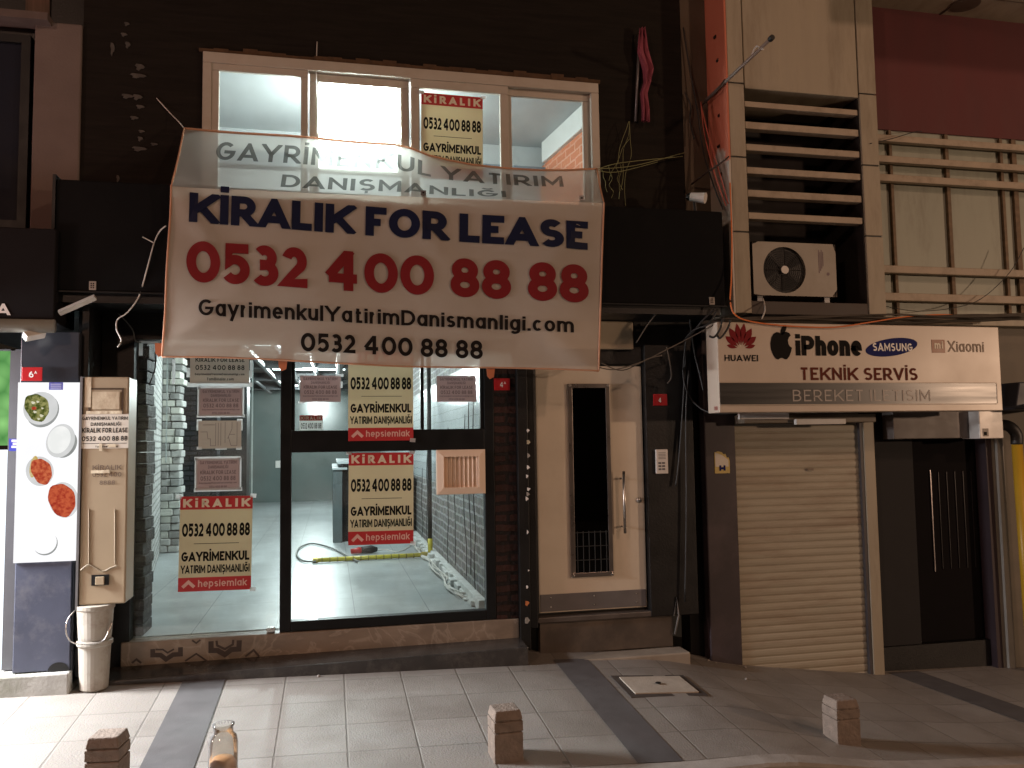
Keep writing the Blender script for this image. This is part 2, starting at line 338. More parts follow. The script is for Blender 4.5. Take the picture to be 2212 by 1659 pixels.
def floor_tiles():
    m = pm('shop_floor', (.36, .39, .395), .36, .18, 2.2, dirt=(.62, .66, .66), dirt_amt=.35, dirt_scale=3)
    nt = m.node_tree; N, L = nt.nodes, nt.links; b = N['Principled BSDF']
    tc = N.new('ShaderNodeTexCoord')
    br = N.new('ShaderNodeTexBrick'); br.offset = 0; br.inputs['Scale'].default_value = 1; br.inputs['Brick Width'].default_value = .6; br.inputs['Row Height'].default_value = 1.2
    br.inputs['Mortar Size'].default_value = .004; L.new(tc.outputs['Object'], br.inputs['Vector'])
    old = b.inputs['Base Color'].links[0].from_socket
    mx = N.new('ShaderNodeMix'); mx.data_type = 'RGBA'; L.new(br.outputs['Fac'], mx.inputs[0]); L.new(old, mx.inputs[6]); mx.inputs[7].default_value = (.2, .22, .22, 1)
    L.new(mx.outputs[2], b.inputs['Base Color'])
    return m
SHOPFLOOR = floor_tiles()
BRICKW = bricks('whitewashed_brick', 'y', (.62, .62, .60), (.44, .44, .42), (.24, .24, .23), .22, .075, .010, 1.0)
BRICKWX = bricks('stacked_brick_pier', 'x', (.50, .50, .47), (.30, .30, .29), (.09, .09, .09), .6, .085, .012, 1.4)
BRICKG = bricks('grey_brick', 'y', (.27, .255, .25), (.17, .16, .155), (.45, .45, .45), .24, .085, .012, 1.4, mottle=.5)
BRICKD = bricks('dark_brick_inside', 'x', (.06, .06, .065), (.035, .035, .04), (.02, .02, .02), .22, .08, .012, 1.2)
BRICKDY = bricks('rough_brick_jamb', 'y', (.07, .068, .066), (.04, .04, .04), (.02, .02, .02), .12, .08, .012, 1.6)
BRICKR = bricks('dark_brick_pier', 'x', (.055, .024, .018), (.03, .015, .012), (.015, .011, .009), .3, .078, .014, 1.4, spec=.25)
BRICKO = bricks('orange_brick', 'y', (.62, .22, .12), (.54, .18, .095), (.68, .34, .24), .22, .08, .009, .5, mottle=.2)
WTILE = bricks('white_wall_tile', 'y', (.62, .66, .68), (.58, .63, .65), (.42, .45, .47), .3, .1, .004, .25, rough=.12, spec=.6, mottle=.05)
def two_tone():
    m, nt, b = nodes('orange_paint_over_white'); N, L = nt.nodes, nt.links
    tc = N.new('ShaderNodeTexCoord'); sp = N.new('ShaderNodeSeparateXYZ'); L.new(tc.outputs['Object'], sp.inputs[0])
    nz = N.new('ShaderNodeTexNoise'); nz.inputs['Scale'].default_value = 5; nz.inputs['Detail'].default_value = 6; L.new(tc.outputs['Object'], nz.inputs['Vector'])
    a = N.new('ShaderNodeMath'); a.operation = 'MULTIPLY_ADD'; a.inputs[1].default_value = .5; L.new(nz.outputs['Fac'], a.inputs[0]); L.new(sp.outputs[2], a.inputs[2])
    r = N.new('ShaderNodeMapRange'); r.inputs[1].default_value = 4.62; r.inputs[2].default_value = 4.66; L.new(a.outputs[0], r.inputs[0])
    mx = N.new('ShaderNodeMix'); mx.data_type = 'RGBA'; L.new(r.outputs[0], mx.inputs[0])
    mx.inputs[6].default_value = (.6, .56, .50, 1); mx.inputs[7].default_value = (.60, .185, .11, 1)
    L.new(mx.outputs[2], b.inputs['Base Color']); b.inputs['Roughness'].default_value = .7
    return m
TWOTONE = two_tone()
def leafglow():
    m = D.materials.new('lit_leaf_wall'); m.use_nodes = True; nt = m.node_tree; N, L = nt.nodes, nt.links; N.clear()
    tc = N.new('ShaderNodeTexCoord'); vo = N.new('ShaderNodeTexVoronoi'); vo.inputs['Scale'].default_value = 9; L.new(tc.outputs['Object'], vo.inputs['Vector'])
    cr = N.new('ShaderNodeValToRGB'); L.new(vo.outputs['Distance'], cr.inputs[0])
    cr.color_ramp.elements[0].color = (.35, .75, .25, 1); cr.color_ramp.elements[1].color = (.05, .22, .05, 1)
    e = N.new('ShaderNodeEmission'); e.inputs[1].default_value = .9; L.new(cr.outputs[0], e.inputs[0])
    o = N.new('ShaderNodeOutputMaterial'); L.new(e.outputs[0], o.inputs[0]); return m
LEAF = leafglow()
def backlit(name, a, b, scale, strength):
    m = emit(name, a, strength); nt = m.node_tree; N, L = nt.nodes, nt.links
    tc = N.new('ShaderNodeTexCoord'); nz = N.new('ShaderNodeTexNoise'); nz.inputs['Scale'].default_value = scale; nz.inputs['Detail'].default_value = 5
    L.new(tc.outputs['Object'], nz.inputs['Vector'])
    cr = N.new('ShaderNodeValToRGB'); cr.color_ramp.elements[0].position = .38; cr.color_ramp.elements[1].position = .62
    cr.color_ramp.elements[0].color = (*a, 1); cr.color_ramp.elements[1].color = (*b, 1)
    L.new(nz.outputs['Fac'], cr.inputs[0]); L.new(cr.outputs[0], N['Emission'].inputs[0])
    return m
MENUW = backlit('backlit_menu_white', (.95, .95, .97), (1, 1, 1), 2, 1.05)
GREENF = backlit('backlit_salad_green', (.06, .08, .012), (.34, .33, .12), 42, .9)
REDF = backlit('backlit_spicy_red', (.42, .05, .025), (.68, .17, .07), 40, .9)
YELF = backlit('backlit_yellow_food', (.62, .42, .10), (.75, .66, .40), 30, .9)
BOWLW = backlit('backlit_bowl_white', (.60, .61, .60), (.72, .72, .72), 4, 1.0)
BOWLG = backlit('backlit_bowl_grey', (.24, .25, .24), (.36, .37, .36), 5, 1.0)
POSTER = vinyl('poster_cream', (.78, .72, .55), 0.0, .42, .03, .5)
PINKPAPER = vinyl('pink_paper', (.60, .49, .49), 0.0, .42, .05, .6)
GREYPAPER = vinyl('grey_paper', (.66, .62, .57), 0.0, .42, .05, .6)
TAPE = vinyl('tape', (.9, .92, .94), .1, .65)
CARDW = vinyl('white_card', (.9, .92, .9), 0, .6)
BANNER = vinyl('banner_vinyl', (.76, .69, .60), .21, .30)
BANNERLIT = vinyl('banner_vinyl_lit', (.90, .88, .82), .30, .64)  # paler, more translucent copy of the banner vinyl, lamp glow painted in
BHEM = vinyl('banner_hem', (.72, .42, .28), .05, .25)
BNAVY = vinyl('banner_navy_print', (.012, .017, .052), .0, .15)
BRED = vinyl('banner_red_print', (.25, .022, .026), .0, .2)
BBLACK = vinyl('banner_black_print', (.016, .013, .012), .0, .15)
BGREY = vinyl('banner_grey_print', (.14, .15, .14), .22, .35)

# ------------------------------------------------------------------ mesh builder
ORG = {}
class MB:
    def __init__(s): s.v = []; s.f = []; s.m = []
    def add(s, pts, faces, mi=0):
        o = len(s.v); s.v += [tuple(float(c) for c in p) for p in pts]
        for f in faces: s.f.append([i+o for i in f]); s.m.append(mi)
        return s
    def box(s, x0, x1, y0, y1, z0, z1, mi=0):
        p = [(x0, y0, z0), (x1, y0, z0), (x1, y1, z0), (x0, y1, z0), (x0, y0, z1), (x1, y0, z1), (x1, y1, z1), (x0, y1, z1)]
        return s.add(p, [(0, 3, 2, 1), (4, 5, 6, 7), (0, 1, 5, 4), (1, 2, 6, 5), (2, 3, 7, 6), (3, 0, 4, 7)], mi)
    def hexa(s, lo, hi, mi=0):
        return s.add(list(lo)+list(hi), [(0, 3, 2, 1), (4, 5, 6, 7), (0, 1, 5, 4), (1, 2, 6, 5), (2, 3, 7, 6), (3, 0, 4, 7)], mi)
    def prism(s, poly, y0, y1, mi=0):      # poly in x,z
        n = len(poly)
        p = [(x, y0, z) for x, z in poly]+[(x, y1, z) for x, z in poly]
        return s.add(p, [tuple(range(n)), tuple(range(2*n-1, n-1, -1))]+[(i, i+n, (i+1) % n+n, (i+1) % n) for i in range(n)], mi)
    def tube(s, path, r, n=6, mi=0):
        P = [np.array(p, float) for p in path]; k = len(P); rings = []
        for i in range(k):
            t = P[min(i+1, k-1)]-P[max(i-1, 0)]; t = t/(np.linalg.norm(t)+1e-9)
            a = np.cross(t, (0, 0, 1.0)) if abs(t[2]) < .95 else np.cross(t, (1.0, 0, 0))
            a /= np.linalg.norm(a); b = np.cross(t, a)
            rr = r[i] if isinstance(r, (list, tuple)) else r
            rings.append([P[i]+rr*(math.cos(2*math.pi*j/n)*a+math.sin(2*math.pi*j/n)*b) for j in range(n)])
        pts = [q for g in rings for q in g]
        F = [(i*n+j, i*n+(j+1) % n, (i+1)*n+(j+1) % n, (i+1)*n+j) for i in range(k-1) for j in range(n)]
        F += [tuple(range(n-1, -1, -1)), tuple((k-1)*n+j for j in range(n))]
        return s.add(pts, F, mi)
    def lathe(s, prof, c, n=24, mi=0, axis='z', close=True):
        pts = []
        for r, h in prof:
            for j in range(n):
                a = 2*math.pi*j/n
                if axis == 'z': pts.append((c[0]+r*math.cos(a), c[1]+r*math.sin(a), c[2]+h))
                else: pts.append((c[0]+r*math.cos(a), c[1]+h, c[2]+r*math.sin(a)))
        k = len(prof)
        F = [(i*n+j, i*n+(j+1) % n, (i+1)*n+(j+1) % n, (i+1)*n+j) for i in range(k-1) for j in range(n)]
        if close: F += [tuple(range(n-1, -1, -1)), tuple((k-1)*n+j for j in range(n))]
        return s.add(pts, F, mi)
    def ellipse(s, x, z, rx, rz, y, th=.001, mi=0, n=28, rot=0.0, a0=0.0, a1=360.0, wob=0.0):
        pl = []
        for j in range(n):
            a = rad(a0+(a1-a0)*j/(n if a1-a0 >= 360 else n-1))
            q = 1+wob*math.sin(3*a+1)+wob*.6*math.sin(7*a)
            ex, ez = rx*q*math.cos(a), rz*q*math.sin(a)
            pl.append((x+ex*math.cos(rot)-ez*math.sin(rot), z+ex*math.sin(rot)+ez*math.cos(rot)))
        return s.prism(pl, y, y+th, mi)
    def build(s, name, mats, parent=None, smooth=False, bevel=0.0, origin=None, seg=2):
        if not isinstance(mats, (list, tuple)): mats = [mats]
        if parent is not None: org = ORG[parent.name]
        elif origin is not None: org = origin
        else:
            a = np.array(s.v); org = np.array([(a[:, 0].min()+a[:, 0].max())/2, (a[:, 1].min()+a[:, 1].max())/2, a[:, 2].min()])
        org = np.array(org, float)
        me = D.meshes.new(name)
        me.from_pydata([tuple(np.array(p)-org) for p in s.v], [], s.f)
        for m in mats: me.materials.append(m)
        for i, p in enumerate(me.polygons):
            p.material_index = s.m[i]; p.use_smooth = smooth
        me.update()
        import bmesh
        bm = bmesh.new(); bm.from_mesh(me); bmesh.ops.recalc_face_normals(bm, faces=bm.faces); bm.to_mesh(me); bm.free()
        o = D.objects.new(name, me); COL.objects.link(o)
        if parent is not None: o.parent = parent
        else: o.location = org
        ORG[o.name] = org
        if bevel:
            b = o.modifiers.new('bevel', 'BEVEL'); b.width = bevel; b.segments = seg; b.limit_method = 'ANGLE'; b.angle_limit = rad(40)
        return o
def tag(o, label, cat, group=None):
    o['label'] = label; o['category'] = cat
    if group: o['group'] = group
    return o
def thing(name, label, cat, loc, group=None):
    o = D.objects.new(name, None); COL.objects.link(o); o.location = tuple(float(c) for c in loc); o.empty_display_size = .2
    ORG[o.name] = np.array(loc, float)
    return tag(o, label, cat, group)
def struct(o): o['kind'] = 'structure'; return o
def box(name, mats, parent, x0, x1, y0, y1, z0, z1, bevel=0.0):
    return MB().box(x0, x1, y0, y1, z0, z1).build(name, mats, parent, bevel=bevel)
def copy_tree(o, parent=None):
    c = o.copy(); COL.objects.link(c)
    if parent is not None: c.parent = parent
    ORG[c.name] = ORG[o.name]
    for ch in list(o.children): copy_tree(ch, c)
    return c
def smoothpath(pts, n=6):
    P = [np.array(p, float) for p in pts]; out = []
    for i in range(len(P)-1):
        p0, p1, p2, p3 = P[max(i-1, 0)], P[i], P[i+1], P[min(i+2, len(P)-1)]
        for k in range(n):
            t = k/n
            out.append(.5*((2*p1)+(-p0+p2)*t+(2*p0-5*p1+4*p2-p3)*t*t+(-p0+3*p1-3*p2+p3)*t**3))
    out.append(P[-1]); return out

# ------------------------------------------------------------------ stroke lettering
def EL(cx, cy, rx, ry, a0, a1): return ('e', cx, cy, rx, ry, a0, a1)
X = .72
GL = {
 'A': (.84, [[(0, 0), (.5, 1), (1, 0)], [(.2, .22), (.8, .22)]]),
 'B': (.70, [[(0, 0), (0, 1)], [(0, 1), (.5, 1), EL(.5, .765, .4, .235, 90, -90), (0, .53)], [(0, .53), (.5, .53), EL(.5, .265, .5, .265, 90, -90), (0, 0)]]),
 'C': (.78, [[EL(.5, .5, .5, .5, 42, 318)]]),
 'D': (.76, [[(0, 0), (0, 1), (.4, 1), EL(.4, .5, .6, .5, 90, -90), (0, 0)]]),
 'E': (.60, [[(1, 1), (0, 1), (0, 0), (1, 0)], [(0, .51), (.9, .51)]]),
 'F': (.58, [[(1, 1), (0, 1), (0, 0)], [(0, .47), (.88, .47)]]),
 'G': (.82, [[EL(.5, .5, .5, .5, 45, 345), (1, .46), (.55, .46)]]),
 'H': (.74, [[(0, 0), (0, 1)], [(1, 0), (1, 1)], [(0, .5), (1, .5)]]),
 'I': (0, [[(0, 0), (0, 1)]]),
 'K': (.78, [[(0, 0), (0, 1)], [(.06, .36), (1, 1)], [(.36, .58), (1, 0)]]),
 'L': (.56, [[(0, 1), (0, 0), (1, 0)]]),
 'M': (.92, [[(0, 0), (0, 1), (.5, .22), (1, 1), (1, 0)]]),
 'N': (.76, [[(0, 0), (0, 1), (1, 0), (1, 1)]]),
 'O': (.86, [[EL(.5, .5, .5, .5, 0, 360)]]),
 'P': (.66, [[(0, 0), (0, 1), (.5, 1), EL(.5, .7, .5, .3, 90, -90), (0, .4)]]),
 'R': (.70, [[(0, 0), (0, 1), (.5, 1), EL(.5, .71, .45, .29, 90, -90), (0, .42)], [(.45, .42), (1, 0)]]),
 'S': (.66, [[EL(.5, .755, .46, .245, 35, 270), EL(.5, .255, .5, .255, 90, -145)]]),
 'T': (.68, [[(0, 1), (1, 1)], [(.5, 1), (.5, 0)]]),
 'U': (.74, [[(0, 1), (0, .42), EL(.5, .42, .5, .42, 180, 360), (1, 1)]]),
 'V': (.80, [[(0, 1), (.5, 0), (1, 1)]]),
 'W': (1.1, [[(0, 1), (.25, 0), (.5, 1), (.75, 0), (1, 1)]]),
 'X': (.76, [[(0, 0), (1, 1)], [(0, 1), (1, 0)]]),
 'Y': (.80, [[(0, 1), (.5, .42)], [(1, 1), (.5, .42)], [(.5, .48), (.5, 0)]]),
 '0': (.80, [[EL(.5, .5, .5, .5, 0, 360)]]),
 '2': (.63, [[EL(.5, .7, .46, .3, 160, -38), (0, 0), (1, 0)]]),
 '3': (.62, [[EL(.46, .755, .44, .245, 140, -90), EL(.46, .265, .54, .265, 90, -145)]]),
 '4': (.90, [[(.70, 0), (.70, 1)], [(.62, 1), (0, .30)], [(0, .25), (1, .25)]]),
 '5': (.64, [[(.92, 1), (.14, 1), (.08, .56), EL(.44, .32, .56, .32, 125, -145)]]),
 '6': (.68, [[EL(.5, .31, .5, .31, 0, 360)], [EL(.62, .4, .62, .6, 80, 180)]]),
 '8': (.69, [[EL(.5, .755, .43, .245, 0, 360)], [EL(.5, .26, .5, .26, 0, 360)]]),
 'a': (.56, [[EL(.5, .36, .5, .36, 0, 360)], [(1, 0), (1, X)]]),
 'c': (.52, [[EL(.5, .36, .5, .36, 45, 315)]]),
 'e': (.56, [[(0, .36), (1, .36), EL(.5, .36, .5, .36, 0, 320)]]),
 'g': (.56, [[EL(.5, .36, .5, .36, 0, 360)], [(1, X), (1, -.08), EL(.5, -.08, .5, .22, 0, -150)]]),
 'h': (.54, [[(0, 0), (0, 1)], [(0, .4), EL(.5, .42, .5, .30, 180, 0), (1, 0)]]),
 'i': (0, [[(0, 0), (0, X-.04)]]),
 'k': (.52, [[(0, 0), (0, 1)], [(.05, .25), (1, X)], [(.35, .42), (1, 0)]]),
 'l': (0, [[(0, 0), (0, 1)]]),
 'm': (.90, [[(0, 0), (0, X)], [(0, .4), EL(.25, .44, .25, .28, 180, 0), (.5, 0)], [(.5, .4), EL(.75, .44, .25, .28, 180, 0), (1, 0)]]),
 'n': (.54, [[(0, 0), (0, X)], [(0, .4), EL(.5, .42, .5, .30, 180, 0), (1, 0)]]),
 'o': (.58, [[EL(.5, .36, .5, .36, 0, 360)]]),
 'p': (.56, [[(0, -.3), (0, X)], [EL(.5, .36, .5, .36, 0, 360)]]),
 'r': (.34, [[(0, 0), (0, X)], [(0, .34), EL(.9, .3, .9, .42, 180, 90)]]),
 's': (.48, [[EL(.5, .54, .45, .18, 30, 270), EL(.5, .18, .5, .18, 90, -150)]]),
 't': (.46, [[(.4, .92), (.4, 0), (.95, 0)], [(0, X-.03), (1, X-.03)]]),
 'u': (.54, [[(0, X), (0, .30), EL(.5, .30, .5, .30, 180, 360), (1, X)], [(1, 0), (1, X)]]),
 'y': (.58, [[(0, X), (.5, .02)], [(1, X), (.32, -.28)]]),
 'x': (.56, [[(0, 0), (1, X)], [(0, X), (1, 0)]]),
 'd': (.56, [[EL(.5, .36, .5, .36, 0, 360)], [(1, 0), (1, 1)]]),
 '.': (0, []), '-': (.3, [[(0, .4), (1, .4)]]),
}
ALIAS = {'İ': 'I', 'Ş': 'S', 'Ğ': 'G'}
DIAG = set('AKMNVWXY4R')
def _poly(path, sx, sy, ox, oy, res):
    out = []
    for q in path:
        if q[0] == 'e':
            _, cx, cy, rx, ry, a0, a1 = q
            n = max(3, int(abs(a1-a0)/360*res)+1)
            for k in range(n+1):
                a = rad(a0+(a1-a0)*k/n); out.append((ox+(cx+rx*math.cos(a))*sx, oy+(cy+ry*math.sin(a))*sy))
        else: out.append((ox+q[0]*sx, oy+q[1]*sy))
    r = [out[0]]
    for p in out[1:]:
        if math.hypot(p[0]-r[-1][0], p[1]-r[-1][1]) > 1e-4: r.append(p)
    return r
def _stroke(pts, t, lim=.5):
    closed = len(pts) > 3 and math.hypot(pts[0][0]-pts[-1][0], pts[0][1]-pts[-1][1]) < 1e-3
    P = pts[:-1] if closed else pts
    n = len(P); L, R = [], []
    for i in range(n):
        a = P[(i-1) % n] if (closed or i > 0) else None
        b = P[(i+1) % n] if (closed or i < n-1) else None
        p = P[i]; ds = []
        if a is not None: d = (p[0]-a[0], p[1]-a[1]); l = math.hypot(*d); ds.append((d[0]/l, d[1]/l))
        if b is not None: d = (b[0]-p[0], b[1]-p[1]); l = math.hypot(*d); ds.append((d[0]/l, d[1]/l))
        ns = [(-d[1], d[0]) for d in ds]
        nx, ny = sum(q[0] for q in ns), sum(q[1] for q in ns); l = math.hypot(nx, ny) or 1e-6
        nx, ny = nx/l, ny/l
        c = max(lim, nx*ns[0][0]+ny*ns[0][1]); h = t/2/c
        L.append((p[0]+nx*h, p[1]+ny*h)); R.append((p[0]-nx*h, p[1]-ny*h))
    m = n if closed else n-1
    return [[L[i], R[i], R[(i+1) % n], L[(i+1) % n]] for i in range(m)]
def _clip(poly, lo, hi):
    for sgn, lim in ((1, lo), (-1, -hi)):
        out = []
        for i in range(len(poly)):
            a, b = poly[i], poly[(i+1) % len(poly)]
            ia, ib = sgn*a[1] >= lim-1e-9, sgn*b[1] >= lim-1e-9
            if ia: out.append(a)
            if ia != ib:
                k = (lim/sgn-a[1])/(b[1]-a[1]); out.append((a[0]+(b[0]-a[0])*k, lim/sgn))
        poly = out
        if len(poly) < 3: return None
    return poly
def lettering(text, t=.2, res=20, gap=.13, space=.34):
    """-> list of (polygon, layer), total width; cap height 1, baseline 0"""
    x = 0.0; out = []; layer = 0
    for ch in text:
        if ch == ' ': x += space; continue
        w, st = GL[ALIAS.get(ch, ch)]
        low = ch.islower()
        w = max(w*(.86+t*.7), t)
        oy = t/2; sy = 1-t
        for path in st:
            pts = _poly(path, w-t, sy, x+t/2, oy, res)
            if len(pts) == 2 and abs(pts[0][0]-pts[1][0]) > 1e-3 and abs(pts[0][1]-pts[1][1]) > 1e-3:
                (ax, ay), (bx, by) = pts; l = math.hypot(bx-ax, by-ay); e = t*.75/l
                atend = lambda v: any(abs(v-k) < 1e-3 for k in (oy, oy+sy, oy+X*sy, oy-.28*sy))
                a_ = (ax-(bx-ax)*e, ay-(by-ay)*e) if atend(ay) else (ax, ay)
                b_ = (bx+(bx-ax)*e, by+(by-ay)*e) if atend(by) else (bx, by)
                pts = [a_, b_]
                hi = 1 if not low else (1 if max(ay, by) > .8 else oy+X*sy+t/2)
                lo = 0 if min(ay, by) > -.05 else -.4
                qs = [_clip(q, lo, hi) for q in _stroke(pts, t)]
            elif len(pts) == 2 and abs(pts[0][0]-pts[1][0]) < 1e-3:      # vertical: square to the cap line
                (ax, ay), (bx, by) = pts; s = 1 if by > ay else -1
                qs = _stroke([(ax, ay-s*t/2), (bx, by+s*t/2)], t)
            elif ch in 'AVWMN' and len(pts) > 2:
                p = list(pts)
                for q0, q1 in ((0, 1), (-1, -2)):
                    d = (p[q0][0]-p[q1][0], p[q0][1]-p[q1][1]); l = math.hypot(*d)
                    p[q0] = (p[q0][0]+d[0]/l*t*.75, p[q0][1]+d[1]/l*t*.75)
                qs = [_clip(q, 0, 1) for q in _stroke(p, t, .34)]
            else:
                a, b = path[0], path[-1]
                p = list(pts)
                if a[0] != 'e' and len(p) > 2:
                    d = (p[0][0]-p[1][0], p[0][1]-p[1][1]); l = math.hypot(*d); p[0] = (p[0][0]+d[0]/l*t/2, p[0][1]+d[1]/l*t/2)
                if b[0] != 'e' and len(p) > 2 and ch not in 'BDPReag':
                    d = (p[-1][0]-p[-2][0], p[-1][1]-p[-2][1]); l = math.hypot(*d); p[-1] = (p[-1][0]+d[0]/l*t/2, p[-1][1]+d[1]/l*t/2)
                qs = _stroke(p, t)
            for q in qs:
                if q: out.append((q, layer))
            layer += 1
        cx = x+w/2
        def dot(x0, y0, a, b): out.append(([(x0-a/2, y0), (x0+a/2, y0), (x0+a/2, y0+b), (x0-a/2, y0+b)], layer))
        if ch == 'İ': dot(cx, 1.08, t, t*.85)
        if ch == 'i': dot(cx, oy+X*sy+t*.75, t*1.02, t*.9)
        if ch == '.': dot(cx, 0, t, t)
        if ch == 'Ş': out.append(([(cx-t*.4, -.26), (cx+t*.3, -.22), (cx+t*.35, -.02), (cx-t*.35, -.02)], layer))
        if ch == 'Ğ':
            for q in _stroke(_poly([EL(cx, 1.27, .2, .15, 200, 340)], 1, 1, 0, 0, 14), t*.7): out.append((q, layer))
        layer += 1
        x += w+gap
    return out, x-gap
def put_text(mb, text, fn, t=.2, res=20, mi=0, gap=.13, space=.34):
    """fn(a, b, k): a across 0..1, b up 0..1 of the cap height, k layer"""
    qs, W = lettering(text, t, res, gap, space)
    for q, k in qs:
        mb.add([fn(x/W, y, k) for x, y in q], [tuple(range(len(q)))], mi)
def words(name, mat, parent, text, fn, t=.2, res=20, gap=.13, space=.34):
    """one line of lettering, each word a mesh part of its own"""
    _, W = lettering(text, t, res, gap, space)
    x = 0.0; out = []
    for wd in text.split(' '):
        qs, w = lettering(wd, t, res, gap, space); m = MB()
        for q, k in qs: m.add([fn((x+a)/W, b, k) for a, b in q], [tuple(range(len(q)))])
        out.append(m.build(name, mat, parent)); x += w+gap+space
    return out
def flat(x0, x1, z0, z1, Y):
    return lambda a, b, k: (x0+(x1-x0)*a, Y-.00025*(k % 6), z0+(z1-z0)*b)
def side(y0, y1, z0, z1, Xp):
    return lambda a, b, k: (Xp-.00025*(k % 6), y0+(y1-y0)*a, z0+(z1-z0)*b)

# ================================================================== THE SETTING
KX = [-14, 2.2, 3.2, 4.8, 7, 16]; KY = [-2.0, -2.0, -1.93, -1.78, -1.70, -1.6]
def kerb_y(x): return float(np.interp(x, KX, KY))
mb = MB(); xs = np.arange(-14, 16.01, .2); ts = np.linspace(0, 1, 13)
for x in xs:
    for t in ts:
        y = kerb_y(x)*(1-t)+.9*t; mb.v.append((float(x), y, gz(x, y)))
n = len(ts)
for i in range(len(xs)-1):
    for j in range(n-1): mb.f.append([i*n+j, (i+1)*n+j, (i+1)*n+j+1, i*n+j+1]); mb.m.append(0)
struct(mb.build('pavement', PAVING, origin=(0, 0, 0), smooth=True))
mb = MB(); pr = [(0, -.2), (0, .002), (-.13, .002), (-.15, -.012), (-.155, -.2)]
for x in xs:
    for dy, dz in pr: y = kerb_y(x); mb.v.append((float(x), y+dy, gz(x, y)+dz))
for i in range(len(xs)-1):
    for j in range(len(pr)-1): mb.f.append([i*5+j, (i+1)*5+j, (i+1)*5+j+1, i*5+j+1]); mb.m.append(0)
struct(mb.build('kerb', CONC, origin=(0, 0, 0)))
mb = MB(); ys = [-.14, -1, -3, -8, -16]
for x in xs:
    for dy in ys: y = kerb_y(x)+dy; mb.v.append((float(x), y, gz(x, kerb_y(x))-.13+.015*max(dy, -3)))
for i in range(len(xs)-1):
    for j in range(len(ys)-1): mb.f.append([i*5+j, (i+1)*5+j, (i+1)*5+j+1, i*5+j+1]); mb.m.append(0)
struct(mb.build('road', ASPH, origin=(0, 0, 0), smooth=True))
def band(xa, xb, y1, dx=0.0):
    m = MB(); k = 14
    for i in range(k+1):
        t = i/k
        for q in (0, 1):
            x = (xa if q == 0 else xb)+dx*t; y = y1*(1-t)+(kerb_y(x)+.005)*t
            m.v.append((x, y, gz(x, y)+.004))
    for i in range(k): m.f.append([2*i, 2*i+2, 2*i+3, 2*i+1]); m.m.append(0)
    return struct(m.build('pavement_strip', BAND, origin=(0, 0, 0)))
band(-.99, -.71, -.28); band(1.68, 1.95, -.2); band(4.75, 5.05, .02, .25); band(-3.7, -3.4, -.4)

# ================================================================== MAIN SHOP BUILDING
shop = thing('shop_building', 'dark two storey shop building with a lit empty shop and lit window above', 'building', (0.8, 0, .1))
wl = MB()
x0w, x1w = at(176, 250)[0], 2.98
wl.box(x0w, -.95, 0, .25, 2.8, 9); wl.box(2.21, x1w, 0, .25, 2.8, 9); wl.box(-.95, 2.21, 0, .25, 4.745, 9); wl.box(-.95, 2.21, 0, .25, 2.8, 3.30)
wl.build('facade_wall', SIDING, shop)
# flaked paint
BAREP = pm('bare_plaster', (.085, .078, .07), .9, .5, 14, bump=.3)
for (u, v, a, b) in [(274, 52, 5, 4), (268, 75, 6, 4), (276, 97, 5, 7), (243, 105, 4, 14), (302, 145, 9, 7), (298, 164, 15, 5), (275, 208, 11, 5), (297, 210, 9, 6), (303, 231, 8, 4), (290, 255, 8, 4), (306, 284, 6, 3), (303, 300, 5, 5), (301, 322, 14, 5), (333, 312, 7, 3), (255, 386, 3, 8), (700, 128, 30, 3), (820, 142, 40, 3), (962, 148, 18, 3), (1120, 162, 20, 3), (1190, 165, 16, 3)]:
    c = at(u, v); fl = MB().ellipse(c[0], c[2], a/290, b/290, -.006-random.random()*.002, .006, n=11, wob=.25)
    fl.build('paint_flake', BAREP, shop)
# rough orange edge over the window
eg = MB()
for i in range(30):
    a = -.98+i*.107; eg.box(a, a+.107, -.012-random.random()*.012, .02, 4.742, 4.742+.02+random.random()*.035)
eg.build('foam_edge', pm('foam', (.09, .05, .025), .9, .4, 20), shop)
# upper window
fr = MB()
fr.box(-.95, 2.21, -.03, .06, 4.655, 4.74); fr.box(-.95, 2.21, -.03, .06, 3.30, 3.40)
fr.box(-.95, -.885, -.03, .06, 3.40, 4.655); fr.box(2.14, 2.21, -.03, .06, 3.40, 4.655)
uw = fr.build('upper_window', PVC, shop, bevel=.006)
def sash(x0, x1, y0, wd=.055):
    m = MB(); z0, z1 = 3.40, 4.655; y1 = y0+.035
    m.box(x0, x1, y0, y1, z1-wd, z1); m.box(x0, x1, y0, y1, z0, z0+wd); m.box(x0, x0+wd, y0, y1, z0+wd, z1-wd); m.box(x1-wd, x1, y0, y1, z0+wd, z1-wd)
    m.build('sash', PVC, uw, bevel=.005)
    box('pane', GLASSU, uw, x0+wd-.005, x1-wd+.005, y0+.014, y0+.02, z0+wd-.005, z1-wd+.005)
fr2 = MB()
sash(-.885, -.17, -.022); sash(-.16, .62, .018, .07); sash(.63, 1.43, -.022, .07); sash(1.405, 2.14, .018, .06)
